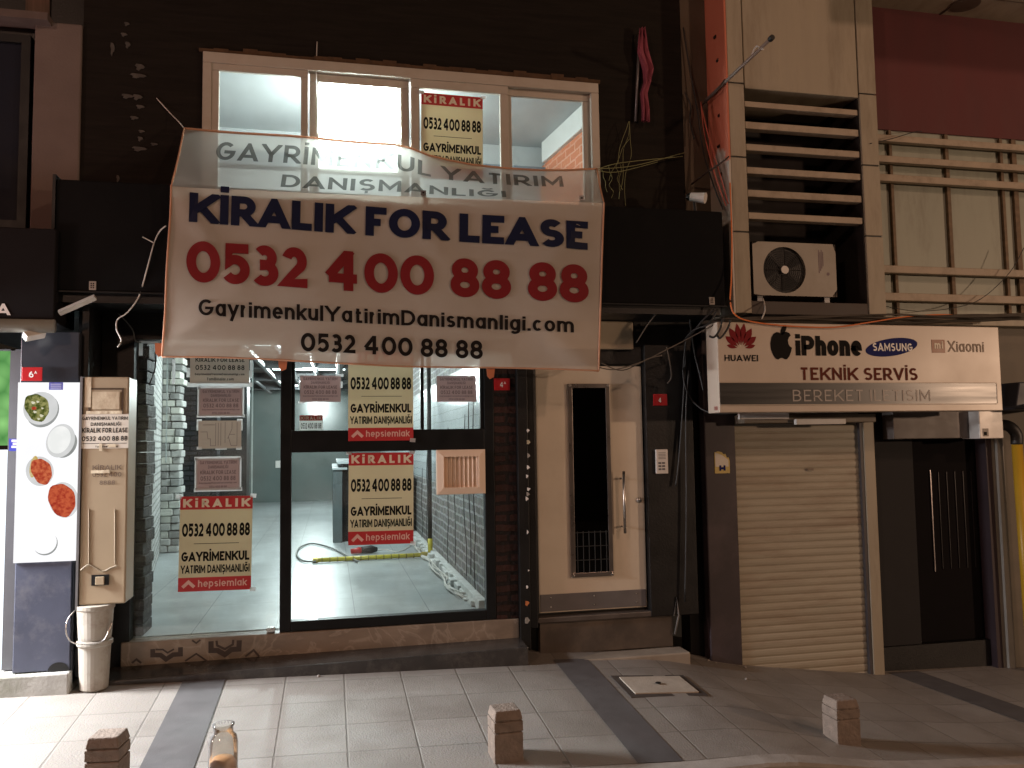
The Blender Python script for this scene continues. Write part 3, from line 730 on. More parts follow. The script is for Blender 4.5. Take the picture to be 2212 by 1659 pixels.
# upstairs room
rm = MB()
rm.box(-1.3, 2.6, 1.75, 1.85, 3.0, 4.82); rm.box(-1.4, -1.3, .25, 1.85, 3.0, 4.82)
rm.box(-1.4, 2.7, .25, 1.85, 4.82, 4.9)
rm.build('upstairs_walls', UPWALL, shop)
box('upstairs_floor', STONE, shop, -1.4, 2.7, .25, 1.85, 2.9, 3.0)
box('upstairs_beam', UPBAND, shop, -1.3, 2.2, 1.6, 1.748, 4.42, 4.56)
def xr(y): return 2.37-.125*y
m = MB(); m.hexa([(xr(.25), .25, 3), (2.7, .25, 3), (2.7, 1.75, 3), (xr(1.75), 1.75, 3)], [(xr(.25), .25, 4.6), (2.7, .25, 4.6), (2.7, 1.75, 4.6), (xr(1.75), 1.75, 4.6)])
m.build('upstairs_brick_wall', BRICKO, shop)
m = MB(); m.hexa([(xr(.25)-.04, .25, 4.6), (2.7, .25, 4.6), (2.7, 1.6, 4.6), (xr(1.6)-.04, 1.6, 4.6)], [(xr(.25)-.04, .25, 4.819), (2.7, .25, 4.819), (2.7, 1.6, 4.819), (xr(1.6)-.04, 1.6, 4.819)])
m.build('upstairs_cornice', pm('cornice_white', (.75, .74, .72), .6, .04), shop, bevel=.008)
# ground floor front: lintel, jambs, pier, posts
m = MB(); m.box(-1.62, 2.98, -.02, .25, 2.52, 2.8); m.box(-1.82, 3.06, -.42, -.021, 2.72, 2.795)
m.build('lintel', BLACK, shop)
m = MB(); m.box(-1.62, -1.40, -.02, .12, .1, 2.52); m.box(x0w, -1.622, .05, .3, 0, 2.8)
m.build('left_jamb_wall', BLACK, shop)
m = MB(); m.box(1.275, 1.45, -.03, .1, .35, 2.52); m.build('brick_pier', BRICKR, shop)
post = MB().box(1.452, 1.535, -.085, .1, .11, 2.52).box(1.54, 1.60, -.055, .1, .27, 2.52).build('door_post', BLACK, shop, bevel=.004)
sk = MB(); random.seed(5)
for (v, h, wd, mi) in [(930, 10, 8, 0), (955, 16, 10, 1), (985, 14, 9, 2), (1010, 12, 9, 0), (1028, 10, 7, 0), (1056, 9, 10, 0), (1068, 12, 10, 2), (1078, 12, 9, 0), (1150, 12, 5, 0), (1232, 4, 4, 0), (1268, 12, 6, 0), (1302, 14, 12, 3), (1340, 24, 13, 2)]:
    c = at(1140, v, -.086); sk.ellipse(c[0]+random.uniform(-.008, .008), c[2], wd/720, h/720, -.088, .002, mi, n=random.randint(5, 8), wob=.3)
sk.build('torn_sticker', [WHITEPAPER, POSTER, pm('old_paper', (.35, .34, .32), .8, .5, 40), pm('orange_sticker', (.6, .2, .07), .6, .3, 20)], post)
# entrance door
dr = MB().box(1.625, 2.535, .0, .05, .37, 2.345).build('entrance_door', DOORW, shop, bevel=.004)
gx0, gx1, gz0, gz1 = rect(1226, 829, 1325, 1243, -.01)
gf = MB(); q = .035
for a in ((gx0, gx1, gz1-q, gz1), (gx0, gx1, gz0, gz0+q), (gx0, gx0+q, gz0+q, gz1-q), (gx1-q, gx1, gz0+q, gz1-q)): gf.box(a[0], a[1], -.022, 0, a[2], a[3])
for (a, b) in ((gx0, gz0), (gx1, gz0), (gx0, gz1), (gx1, gz1)):
    gf.lathe([(.012, -.004), (.012, .004), (.004, .006)], (a+(.014 if a == gx0 else -.014), -.024, b+(.014 if b == gz0 else -.014)), 10, 1, 'y')
gf.build('glazing_frame', [pm('bronze_trim', (.26, .23, .21), .3, .1, 6, metal=.8), STEEL], dr, bevel=.003)
MB().box(gx0+q, gx1-q, -.012, -.004, gz0+q, gz1-q).build('glazing', GLASSD, dr)
MB().box(gx0+q, gx1-q, .0008-.003, -.0005, gz0+q, gz1-q).build('glazing_backing', pm('dark_inside', (.012, .016, .018), .3, .2), dr)
sc = MB(); zc = gz0+q
for i in range(6):
    xx = gx0+q+.02+i*(gx1-gx0-2*q-.04)/5
    sc.tube([(xx, -.018, zc), (xx, -.018, zc+.33)], .004, 5)
for k in range(3): sc.tube([(gx0+q, -.018, zc+.1+k*.11), (gx1-q, -.018, zc+.1+k*.11)], .004, 5)
sc.build('glazing_scrollwork', pm('dark_iron', (.022, .024, .024), .6), dr)
kp = rect(1164, 1283, 1399, 1327, 0)
k = MB().box(1.635, 2.525, -.006, 0, .38, .515)
for xx in (1.72, 2.08, 2.44):
    for zz in (.415, .485): k.lathe([(.007, -.010), (.007, -.006)], (xx, 0, zz), 8, 1, 'y')
k.build('kick_plate', [pm('kick_grey', (.16, .15, .15), .4, .2, 5), STEEL], dr, bevel=.002)
h0, h1 = at(1347, 1018, -.07), at(1352, 1152, -.07)
h = MB().tube([(h0[0], -.07, h0[2]), (h0[0], -.07, h1[2])], .012, 12)
for zz in (h0[2]-.06, h1[2]+.05): h.tube([(h0[0], -.07, zz), (h0[0], 0, zz)], .008, 8)
h.build('pull_handle', STEEL, dr, smooth=True)
lc = at(1380, 1080, 0); MB().lathe([(.02, -.012), (.022, -.006), (.022, 0)], (lc[0], 0, lc[2]), 16, 0, 'y').lathe([(.007, -.02), (.007, -.012)], (lc[0], 0, lc[2]), 10, 0, 'y').build('lock', STEEL, dr, smooth=True)
m = MB(); m.box(1.601, 2.56, -.02, .1, 2.36, 2.52); m.box(2.545, 2.96, -.06, .1, .30, 2.52); m.box(1.601, 1.62, -.02, .06, .36, 2.36)
m.build('door_surround', BLACK, shop, bevel=.006)
box('dark_gap', BLACK, shop, 2.961, 3.085, .12, .3, -.2, 2.8)
# sill, steps
sill = MB().box(-1.45, 1.45, -.045, .1, .18, .348).build('marble_sill', MARBLE, shop, bevel=.006)
def motif(pl, wd, sc=1.0):
    mo = MB()
    pts = [(at(u, v, -.046)[0], at(u, v, -.046)[2]) for u, v in pl]
    for q in _stroke(pts, wd): mo.add([(x, -.0475-.0002*len(mo.v) % .001, z) for x, z in q], [(0, 1, 2, 3)])
    mo.build('sill_motif', MOTIF, sill)
motif([(330, 1402), (330, 1415), (347, 1415), (359, 1424), (374, 1414), (390, 1413), (390, 1398)], .032)
motif([(336, 1403), (352, 1403), (362, 1410), (376, 1402)], .012)
motif([(456, 1385), (456, 1405), (470, 1405), (486, 1414), (500, 1403), (516, 1402), (517, 1383)], .036)
motif([(468, 1384), (469, 1394), (486, 1402), (503, 1392), (504, 1382)], .016)
motif([(415, 1383), (424, 1389), (433, 1382)], .012); motif([(285, 1432), (295, 1424), (305, 1432)], .014)
motif([(400, 1428), (412, 1420), (424, 1412), (436, 1420), (450, 1430)], .012); motif([(530, 1418), (548, 1404), (560, 1418)], .014)
m = MB(); m.add([(-1.54, -.31, .155), (1.46, -.31, .19), (1.46, -.046, .205), (-1.54, -.046, .185), (-1.54, -.31, -.1), (1.46, -.31, -.1), (1.46, -.046, -.1), (-1.54, -.046, -.1)], [(0, 1, 2, 3), (0, 4, 5, 1), (1, 5, 6, 2), (0, 3, 7, 4), (2, 6, 7, 3), (4, 7, 6, 5)])
m.build('front_step', BLKMARB, shop, bevel=.008)
m = MB().box(1.62, 2.74, -.03, .1, .05, .30); m.build('door_riser', TILEBR, shop, bevel=.004)
MB().box(1.60, 2.76, -.055, .1, .301, .345).build('threshold', pm('threshold_stone', (.10, .085, .075), .4, .3, 6), shop, bevel=.008)
MB().box(1.475, 2.80, -.235, -.031, -.2, .045).build('door_step', STONE, shop, bevel=.012)
# shop front frame
F = MB()
F.box(-.365, -.285, -.03, .06, .352, 2.52); F.box(1.195, 1.272, -.03, .06, .352, 2.52)
F.box(-.284, 1.194, -.03, .06, .352, .425); F.box(-.284, 1.194, -.03, .06, 1.675, 1.84); F.box(-.284, 1.194, -.03, .06, 2.44, 2.519)
sf = F.build('shop_front_frame', BLACKGLOSS, shop, bevel=.005)
xm = at(912, 860)[0]
for a, b, y in ((-.284, -.262, -.012), (1.165, 1.194, -.012), (xm-.013, xm+.013, -.005)): MB().box(a, b, y, .04, 1.841, 2.439).build('mullion', BLACKGLOSS, sf, bevel=.003)
MB().box(-.262, 1.165, .008, .014, 1.841, 2.439).build('pane', GLASSP, sf)
MB().box(-.284, 1.194, .008, .014, .426, 1.674).build('pane', GLASSP, sf)
gd = MB().box(-1.398, -.368, .01, .02, .352, 2.515).build('frameless_glass', GLASSP, shop)
m = MB()
for (u, v) in [(548, 915), (560, 916)]: pass
pv = at(585, 1357, -.01); m.box(pv[0]-.03, pv[0]+.03, -.02, .04, .352, .385)
m.build('patch_fitting', STEEL, gd, bevel=.004)
for (u, va, vb, wd) in ((545, 780, 1092, .010), (360, 770, 1000, .007)):  # pale strips along the glass edges, their bright highlight put into the colour
    a, b = at(u, va, .0), at(u, vb, .0)
    MB().box(a[0]-wd/2, a[0]+wd/2, .021, .045, b[2], a[2]).build('glass_edge_highlight', vinyl('edge_highlight_%d' % u, (.78, .86, .86), .45, .5), gd)
for (u0, v0, u1, v1) in ((300, 736, 345, 742), (300, 742, 308, 768), (372, 776, 378, 830), (540, 778, 546, 800)):
    r = rect(u0, v0, u1, v1, .004); MB().box(r[0], r[1], .006, .009, r[2], r[3]).build('tape_strip', TAPE, gd)
# inside the shop
box('shop_floor', SHOPFLOOR, shop, -4.2, 1.45, .1, 15.2, .25, .355)
box('shop_ceiling', CEILD, shop, -4.2, 1.45, .26, 15.2, 3.12, 3.2)
box('back_wall', GREENW, shop, -4.2, 1.45, 14.9, 15.2, .356, 3.12)
m = MB(); m.box(1.262, 1.45, .12, 14.9, .356, 1.27); m.build('grey_brick_wall', BRICKG, shop)
m = MB(); m.box(1.255, 1.45, .12, 14.9, 1.271, 2.45); m.build('white_tile_wall', WTILE, shop)
m = MB(); m.box(1.262, 1.45, .12, 14.9, 2.451, 3.12); m.build('upper_brick_wall', BRICKG, shop)
sk = MB(); sk.box(1.19, 1.26, .3, 14.8, .356, .44)
random.seed(3)
for i in range(22):
    y = .5+i*.25; sk.box(1.17-random.random()*.05, 1.2, y, y+.1+random.random()*.15, .357, .37+random.random()*.08)
sk.build('plaster_skirting', pm('broken_plaster', (.62, .63, .62), .8, .3, 14, bump=.4), shop, bevel=.006)
m = MB()
def jag(xb, y0, y1):
    z = .356; random.seed(11)
    while z < 2.9:
        h = .075+random.random()*.02; m.box(-1.6, xb+random.uniform(-.012, .012), y0, y1, z, z+h-.006); z += h
jag(-1.335, .12, .42)
m.build('rough_jamb', BRICKDY, shop, bevel=.006)
def xl(y): return -1.47-.153*(y-.6)
m = MB(); m.hexa([(xl(.43), .43, .356), (xl(5.22), 5.22, .356), (xl(5.22)-.5, 5.22, .356), (xl(.43)-.4, .43, .356)], [(xl(.43), .43, 3.12), (xl(5.22), 5.22, 3.12), (xl(5.22)-.5, 5.22, 3.12), (xl(.43)-.4, .43, 3.12)])
m.build('whitewashed_wall', BRICKW, shop)
m = MB(); z = .356; random.seed(4)
while z < 3.05:
    h = .088+random.random()*.014; xs_ = xl(5.22)+random.uniform(.08, .17); g_ = random.uniform(.004, .010)
    m.box(xl(5.22)+.002, xs_, 5.2+random.uniform(-.022, .022), 5.5, z+g_, min(z+h, 3.1), random.randint(0, 2)); m.box(xs_+.006, -1.93+random.uniform(-.025, .025), 5.2+random.uniform(-.022, .022), 5.5, z+g_+random.uniform(-.003, .004), min(z+h-random.uniform(0, .006), 3.1), random.randint(0, 2)); z += h
m.build('stacked_brick_pier', [pm('pier_brick', (.40, .40, .38), .75, .35, 5, bump=.8, bscale=30), pm('pier_brick_dark', (.24, .24, .23), .8, .4, 7, bump=.8, bscale=30), pm('pier_brick_pale', (.52, .52, .47), .75, .3, 6, bump=.8, bscale=30)], shop, bevel=.012)
m = MB(); m.box(-2.9, -1.78, 7.6, 8.0, .356, 3.12); m.build('dark_brick_wall', BRICKD, shop)
box('dark_column', BLACK, shop, -1.779, -1.36, 8.0, 8.5, .356, 3.12)
m = MB(); random.seed(9)
for i in range(7): m.tube([(-1.5+i*.4, .5, 3.05-random.random()*.06), (-1.4+i*.4, 14, 3.05-random.random()*.1)], .03+random.random()*.04, 8)
for i in range(5): m.box(-2.6, 1.2, 2+i*2.6, 2.12+i*2.6, 2.98, 3.118)
m.build('ceiling_pipe', pm('duct', (.05, .055, .06), .4, .2, metal=.4), shop, smooth=False)

# ceiling lamps inside
for i, yy in enumerate((1.6, 4.6, 8.0, 12.0)):
    cx = -0.35 if i else -0.1
    t = thing('ceiling_lamp', ['fluorescent ceiling lamp just behind the shop front glass', 'fluorescent ceiling lamp above the yellow pipe', 'fluorescent ceiling lamp above the dark counter', 'fluorescent ceiling lamp at the far green back wall'][i], 'ceiling lamp', (cx, yy, 3.0), 'ceiling lamps in the empty shop')
    MB().box(cx-.62, cx+.62, yy-.17, yy+.17, 3.05, 3.11).build('housing', GREYM, t, bevel=.006)
    MB().box(cx-.6, cx+.6, yy-.15, yy+.15, 3.03, 3.049).build('diffuser', LAMPT, t)
# upstairs lamp
t = thing('hanging_lamp', 'blazing white square lamp hanging behind the upstairs window', 'lamp', (.22, .3, 3.95))
MB().box(-.12, .57, .22, .30, 3.93, 4.68).build('housing', WHITEP, t, bevel=.03)
MB().box(-.09, .54, .20, .219, 3.96, 4.65).build('lens', LAMPW, t, bevel=.008)
MB().tube([(.1, .26, 4.67), (.1, .26, 4.82)], .012, 8).tube([(.34, .26, 4.67), (.34, .26, 4.82)], .012, 8).build('rod', GREYM, t)
area('upstairs_lamp_light', (.22, .19, 4.3), 240, (.92, 1.0, .98), .6, .6, (.22, -2, 3.9))
point('upstairs_room_light', (.22, .5, 4.3), 115, (.95, 1.0, .98), .1)

# counter, pipe, hose, tools in the shop
ct = thing('counter', 'dark grey reception counter standing in the middle of the empty shop', 'counter', (.35, 7, .356))
MB().box(.04, .17, 5.6, 8.6, .356, 1.38).build('front_panel', COUNTERM, ct, bevel=.006)
MB().box(.03, .24, 5.58, 8.6, 1.381, 1.41).build('ledge', COUNTERT, ct, bevel=.004)
MB().box(.172, .95, 5.72, 8.4, .356, 1.46).build('cabinet', BLACKGLOSS, ct, bevel=.006)
MB().box(.10, 1.0, 5.7, 8.4, 1.461, 1.50).build('top', COUNTERT, ct, bevel=.004)
t = thing('gas_pipe', 'yellow gas pipe laid across the shop floor from the brick wall', 'pipe', (.5, 3.65, .356))
MB().tube([(-.17, 3.63, .385), (1.19, 3.67, .39)], .026, 10).tube([(1.19, 3.67, .385), (1.19, 3.67, .58)], .03, 10).build('pipe', YELLOWP, t, smooth=True)
k = MB()
for i in range(14): k.lathe([(.029, 0), (.029, .012)], (0, 0, 0), 8) if False else k.tube([(-.1+i*.09, 3.632+i*.0026, .386), (-.085+i*.09, 3.633+i*.0026, .386)], .029, 10)
k.build('pipe_wrap', pm('brown_wrap', (.3, .26, .05), .5, .3), t)
k = MB().tube([(1.08, 3.667, .39), (1.15, 3.668, .39)], .036, 10).tube([(-.2, 3.628, .385), (-.14, 3.63, .385)], .034, 10); k.build('coupling', pm('brass', (.5, .4, .12), .4, .1, metal=.5), t)
bp = MB().tube([(1.19, 3.69, .58), (1.19, 3.69, 3.1)], .028, 10)
tag(bp.build('riser_pipe', CABLEB, smooth=True), 'black vertical riser pipe on the white tiled wall of the shop', 'pipe')
pts = [atz(u, v, .375) for u, v in [(682, 1213), (655, 1211), (641, 1198), (648, 1182), (675, 1174), (712, 1182), (748, 1199), (772, 1213)]]
tag(MB().tube(smoothpath(pts), .012, 8).build('hose', HOSEM, smooth=True), 'thin grey hose looped on the shop floor beside the yellow pipe', 'hose')
c = atz(785, 1196, .36)
t = thing('power_plug', 'red and black power tool lying on the shop floor behind the yellow pipe', 'power tool', c)
d = np.array([.17, .06, .0])
MB().tube([c+d*(-.9)+[0, 0, .04], c+d*(-.3)+[0, 0, .045], c+d*(-.2)+[0, 0, .045]], [.03, .042, .04], 10).build('red_end', REDPL, t, smooth=True)
MB().tube([c+d*(-.2)+[0, 0, .045], c+d*.6+[0, 0, .05], c+d*1.0+[0, 0, .04]], [.04, .05, .03], 10).build('grip', CABLEB, t, smooth=True)
pts = [atz(u, v, .362) for u, v in [(800, 1192), (830, 1187), (860, 1192), (885, 1180), (893, 1170), (905, 1178), (895, 1160)]]
tag(MB().tube(smoothpath(pts), .008, 6).build('floor_cable', CABLEW, smooth=True), 'pale cable trailing over the shop floor from the power tool', 'cable')
wc = MB(); random.seed(21)
for (y0, zt) in [(1.0, 2.3), (1.25, 2.0), (1.9, 1.5), (2.4, 1.9), (4.4, 1.6), (5.0, 1.4), (.75, 2.2)]:
    p = [(1.245, y0, zt)]
    z = zt
    while z > .55: z -= .25; p.append((1.245-random.random()*.015, y0+random.uniform(-.05, .05), max(z, .45)))
    wc.tube(smoothpath(p, 4), .0045, 6)
tag(wc.build('wall_cables', CABLEB, smooth=True), 'loose black cables dangling down the grey brick wall inside the shop', 'cables')
wc = MB()
for k in range(5):
    p = [(1.18-random.random()*.12, .9+i*.45+random.uniform(-.1, .1), .375+random.random()*.03) for i in range(10)]
    wc.tube(smoothpath(p, 4), .007, 5)
tag(wc.build('loose_wires', CABLEW, smooth=True), 'tangle of white wires along the broken plaster skirting in the shop', 'wires')
so = atz(603, 1000, 1.0); so = at(603, 1003, 14.88)
t = tag(MB().box(so[0]-.09, so[0]+.09, 14.87, 14.898, so[2]-.09, so[2]+.09).build('wall_socket', WHITEP, bevel=.01), 'small white socket on the green grey back wall of the shop', 'socket')

# ================================================================== SIGN BOARD AND BANNER
bt = rect(123, 390, 1580, 463, -.45); bz0, bz1 = 2.795, 3.56
sb = thing('sign_board', 'long blank dark fascia board above the empty shop behind the banner', 'sign board', (.65, -.3, bz0))
MB().box(-1.82, 3.09, -.45, -.02, bz0, bz1).build('panel', BOARD, sb, bevel=.008)
m = MB(); m.box(-1.83, 3.10, -.456, -.44, bz0-.012, bz0-.001); m.box(-1.84, -1.821, -.46, -.02, bz0, bz1+.03); m.build('edge_trim', BLACKGLOSS, sb)
m = MB()
for (u, v) in [(200, 617), (1538, 650)]:
    c = at(u, v, -.452); m.box(c[0]-.022, c[0]+.022, -.4535, -.4505, c[2]-.03, c[2]+.03)
    for k in range(3):
        for j in range(2): m.box(c[0]-.012+j*.014, c[0]-.004+j*.014, -.455, -.4537, c[2]-.018+k*.014, c[2]-.010+k*.014, 1)
m.build('label_sticker', [GREYPAPER, INK], sb)
for (u, v) in [(914, 425), (1256, 436)]:
    m = MB(); c = at(u, v, -.46); m.box(c[0]-.02, c[0]+.02, -.475, -.47, c[2]-.045, c[2]+.045)
    for k in range(3): m.box(c[0]-.007, c[0]+.007, -.477, -.4755, c[2]-.03+k*.025, c[2]-.018+k*.025, 1)
    m.box(c[0]-.02, c[0]+.02, -.47, -.44, c[2]-.055, c[2]-.046)
    m.build('fixing_bracket', [GREYM, INK], sb)

YB = -.505
FOLDS = [((-1.05, 3.50), (-.55, 2.75), .016, .07), ((-1.05, 2.45), (-.35, 3.05), .012, .08), ((.28, 3.52), (-.05, 2.9), .011, .08), ((1.95, 3.5), (1.45, 2.85), .014, .08), ((1.9, 2.3), (1.35, 2.75), .013, .09), ((.55, 3.5), (.95, 2.9), .009, .07), ((.2, 2.3), (.5, 2.7), .010, .07)]
def wrinkle(x, z):
    y = -.014*math.sin(x*2.3+z*1.1)-.005*math.sin(x*7+z*3)-.010*math.exp(-((x+1.1)/.25)**2)*math.sin(z*9)
    for (ax, az), (bx, bz), h, w_ in FOLDS:
        dx, dz = bx-ax, bz-az; l2 = dx*dx+dz*dz
        t = ((x-ax)*dx+(z-az)*dz)/l2; d = abs((x-ax)*dz-(z-az)*dx)/math.sqrt(l2)
        y -= h*math.exp(-(d/w_)**2)*math.exp(-max(0, t-.2)**2*3)*(1 if t > 0 else math.exp(-(t*6)**2))
    return y
def low_pt(u, v, off=0.0):
    p = at(u, v, YB); p[1] += wrinkle(p[0], p[2])-off; return p
TOP = [(398, 278), (420, 279), (520, 287), (653, 297), (737, 304), (850, 311), (887, 320), (924, 336), (970, 348), (1020, 357), (1080, 362), (1164, 367), (1230, 368), (1288, 366)]
def fold_px(s): return 372+(1303-372)*s, 405+(440-405)*s
def bot_px(s):
    u = 351+(1291-351)*s; return u, 771+(803-771)*s-2.5*math.sin(s*9)
def top_px(s):
    u = 398+(1288-398)*s; return u, float(np.interp(u, [p[0] for p in TOP], [p[1] for p in TOP]))
def up_pt(s, q, off=0.0):        # q 0 at the fold, 1 at the tied top edge
    f = low_pt(*fold_px(s)); t = at(*top_px(s), -.09)
    p = f*(1-q)+t*q
    sag = .03*math.sin(math.pi*q)
    return p+np.array([0, -off*.7-.0+.012*math.sin(s*17)*q, -sag+off*.7])
bn = thing('banner', 'large translucent for lease banner with navy and red lettering tied over the shop', 'banner', (.45, YB, 2.28))
NU, NV = 96, 44
mb = MB()
for j in range(NV+1):
    for i in range(NU+1):
        s, q = i/NU, j/NV
        b, f = bot_px(s), fold_px(s)
        mb.v.append(tuple(low_pt(b[0]*(1-q)+f[0]*q, b[1]*(1-q)+f[1]*q)))
for j in range(NV):
    for i in range(NU): a = j*(NU+1)+i; mb.f.append([a, a+1, a+NU+2, a+NU+1]); mb.m.append(0)
mb.build('cloth', BANNER, bn, smooth=True)
mb = MB()
for j in range(11):
    for i in range(NU+1): mb.v.append(tuple(up_pt(i/NU, j/10)))
for j in range(10):
    for i in range(NU): a = j*(NU+1)+i; mb.f.append([a, a+1, a+NU+2, a+NU+1]); mb.m.append(0)
mb.build('leaning_top', BANNERLIT, bn, smooth=True)
hm = MB()
hm.tube([up_pt(i/NU, 1.0) for i in range(NU+1)], .010, 6)
for s in (0, 1):
    hm.tube([low_pt(*(np.array(bot_px(s))*(1-q)+np.array(fold_px(s))*q), .004) for q in np.linspace(0, 1, 12)]+[up_pt(s, q, .004) for q in np.linspace(.1, 1, 6)], .007, 6)
hm.tube([low_pt(*bot_px(i/NU), .003) for i in range(NU+1)], .007, 6)
hm.build('hem', BHEM, bn, smooth=True)
def quad(TL, TR, BR, BL):
    TL, TR, BR, BL = [np.array(p, float) for p in (TL, TR, BR, BL)]
    def fn(a, b, k):
        p = (BL*(1-a)+BR*a)*(1-b)+(TL*(1-a)+TR*a)*b
        return low_pt(p[0], p[1], .007+.0003*(k % 6))
    return fn
words('headline_lettering', BNAVY, bn, 'KİRALIK FOR LEASE', quad((411, 417), (1268, 481), (1268, 541), (409, 481)), t=.245, res=30, gap=.07, space=.27)
words('number_lettering', BRED, bn, '0532 400 88 88', quad((404, 521), (1270, 574), (1270, 656), (404, 610)), t=.235, res=36, gap=.06, space=.34)
words('website_lettering', BBLACK, bn, 'GayrimenkulYatirimDanismanligi.com', quad((430, 647), (1238, 688), (1238, 719), (430, 682)), t=.17, res=22, gap=.10)
words('small_number_lettering', BBLACK, bn, '0532 400 88 88', quad((650, 719), (1043, 736), (1043, 776), (650, 759)), t=.2, res=26, gap=.10, space=.34)
words('firm_lettering', BGREY, bn, 'GAYRİMENKUL YATIRIM', lambda a, b, k: up_pt(.085+(.915-.085)*a, .55+.29*b, .006+.0004*(k % 6)), t=.18, res=24, gap=.14, space=.3)
words('firm_lettering', BGREY, bn, 'DANIŞMANLIĞI', lambda a, b, k: up_pt(.25+(.775-.25)*a, .08+.26*b, .006+.0004*(k % 6)), t=.18, res=24, gap=.14)
# ties of the banner
def cord(name, pts, r, mat, label, cat='cord', n=5):
    return tag(MB().tube(smoothpath(pts, n), r, 5).build(name, mat, smooth=True), label, cat)
cord('thin_rope', [at(398, 278, -.09), at(385, 262, -.06), at(368, 245, -.02), at(338, 212, -.005)], .004, CABLEW, 'thin pale cord from the banner top corner up to the flaking dark wall')
cord('tie_string', [at(358, 488, -.51), at(345, 500, -.48), at(333, 525, -.46), at(318, 580, -.46), at(300, 640, -.44), at(275, 675, -.42), at(254, 690, -.40), at(252, 712, -.4), at(262, 735, -.4), at(254, 750, -.4)], .005, CABLEW, 'frayed string hanging down beside the banner over the dark fascia')
cord('tie_string', [at(333, 525, -.46), at(320, 518, -.455), at(308, 512, -.455)], .004, CABLEW, 'short frayed string end sticking out beside the banner')
cord('tie_rope', [at(684, 290, -.08), at(686, 240, -.03), at(683, 165, -.02), at(685, 90, -.01)], .004, CABLEW, 'thin rope running up from the banner top past the lamp window')
t = MB()
for (p0, p1, p2) in [((1285, 365), (1370, 358), (1478, 330)), ((1285, 368), (1340, 352), (1475, 338)), ((1285, 366), (1330, 372), (1420, 350))]:
    t.tube(smoothpath([at(*p0, -.1), at(*p1, -.09), at(*p2, -.03)]), .0035, 5)
tag(t.build('tie_rope', CABLEY, smooth=True), 'yellow green ropes from the banner top corner to the dark wall under the pink cloth', 'rope')
t = MB(); random.seed(12)
for (u0, v0, L, dx) in [(1360, 262, 150, -20), (1362, 262, 90, -30), (1364, 265, 180, -14), (1358, 300, 90, -45), (1330, 350, 60, 12), (1300, 360, 55, 15), (1345, 355, 75, -8), (1318, 358, 70, 5)]:
    p = [at(u0+dx*k/5+random.uniform(-5, 5), v0+L*k/5, -.06-random.random()*.03) for k in range(6)]
    t.tube(smoothpath(p), .0024, 5)
tag(t.build('loose_wires', CABLEY, smooth=True), 'frayed yellow wires dangling beside the upstairs window under the pink cloth', 'wires')
# pennants showing under the banner
for (u, v, lab) in [(346, 757, 'orange cloth tab at the banner corner above the white bricks'), (612, 788, 'orange cloth tab under the banner above the frame post'), (1061, 806, 'orange cloth tab under the banner above the brick pier')]:
    c = at(u, v, -.48); m = MB()
    m.prism([(c[0]-.035, c[2]+.05), (c[0]+.03, c[2]+.05), (c[0]+.02, c[2]-.03), (c[0]-.01, c[2]-.045), (c[0]-.03, c[2]-.02)], -.482, -.476)
    tag(m.build('cloth_tab', pm('orange_cloth', (.5, .16, .07), .8, .2, 9)), lab, 'cloth tab', 'orange tabs along the banner hem')

# ================================================================== POSTERS AND NOTICES
def sheet(name, r, Y, mat, label, cat, group=None, th=.003):
    o = MB().box(r[0], r[1], Y, Y+th, r[2], r[3]).build(name, mat, bevel=0)
    return tag(o, label, cat, group)
def lease_poster(u0, v0, u1, v1, Y, label, crop=1.0):
    x0, x1, z0, z1 = rect(u0, v0, u1, v1, Y); H = z1-z0; W = x1-x0
    o = sheet('lease_poster', (x0, x1, z0, z1), Y, POSTER, label, 'poster', 'red and cream lease posters')
    q = Y-.0012
    def fx(a): return x0+W*a
    def fz(b): return z0+H*b
    MB().box(fx(0), fx(1), Y-.001, Y-.0002, fz(.862), fz(1.0)).build('header_band', REDP, o)
    MB().box(fx(0), fx(1), Y-.001, Y-.0002, fz(0), fz(.145)).build('footer_band', REDP, o)
    m = MB(); put_text(m, 'KiRALIK', flat(fx(.04), fx(.96), fz(.885), fz(.975), q), t=.26, res=16, gap=.36); m.build('header_lettering', CREAMINK, o)
    m = MB(); put_text(m, '0532 400 88 88', flat(fx(.035), fx(.97), fz(.575), fz(.715), q), t=.225, res=22, gap=.05, space=.22)
    put_text(m, 'GAYRİMENKUL', flat(fx(.035), fx(.97), fz(.315), fz(.415), q), t=.23, res=18, gap=.07)
    put_text(m, 'YATIRIM DANIŞMANLIĞI', flat(fx(.03), fx(.975), fz(.19), fz(.275), q), t=.2, res=16, gap=.06, space=.36)
    m.box(fx(.2), fx(.82), q, q+.0008, fz(.497), fz(.502)); m.build('lettering', INK, o)
    m = MB(); put_text(m, 'hepsiemlak', flat(fx(.27), fx(.94), fz(.045), fz(.118), q), t=.15, res=14, gap=.12)
    for s in _stroke([(fx(.06), fz(.045)), (fx(.14), fz(.10)), (fx(.22), fz(.045))], W*.045): m.add([(x, q, z) for x, z in s], [(0, 1, 2, 3)])
    m.build('footer_lettering', PALEINK, o)
    for k in range(3):      # bits of tape on the corners
        tx, tz = [(x0, z1), (x1, z1), (x1, z0)][k]; tx += random.uniform(-.012, .012)
        MB().prism([(tx-.022, tz-.012), (tx+.020, tz-.016), (tx+.024, tz+.014), (tx-.018, tz+.017)], Y-.0024, Y-.0016).build('tape', TAPE, o)
    o.rotation_euler.y = rad(random.uniform(-.7, .7))
    return o
lease_poster(387, 1074, 542, 1272, -.006, 'red and cream lease poster low on the frameless glass beside the white bricks')
lease_poster(752, 979, 893, 1173, -.006, 'red and cream lease poster on the lower pane below the transom')
lease_poster(752, 760, 893, 951, -.040, 'red and cream lease poster hanging over the transom under the banner')
lease_poster(908, 200, 1043, 392, -.036, 'red and cream lease poster in the upstairs window above the banner')
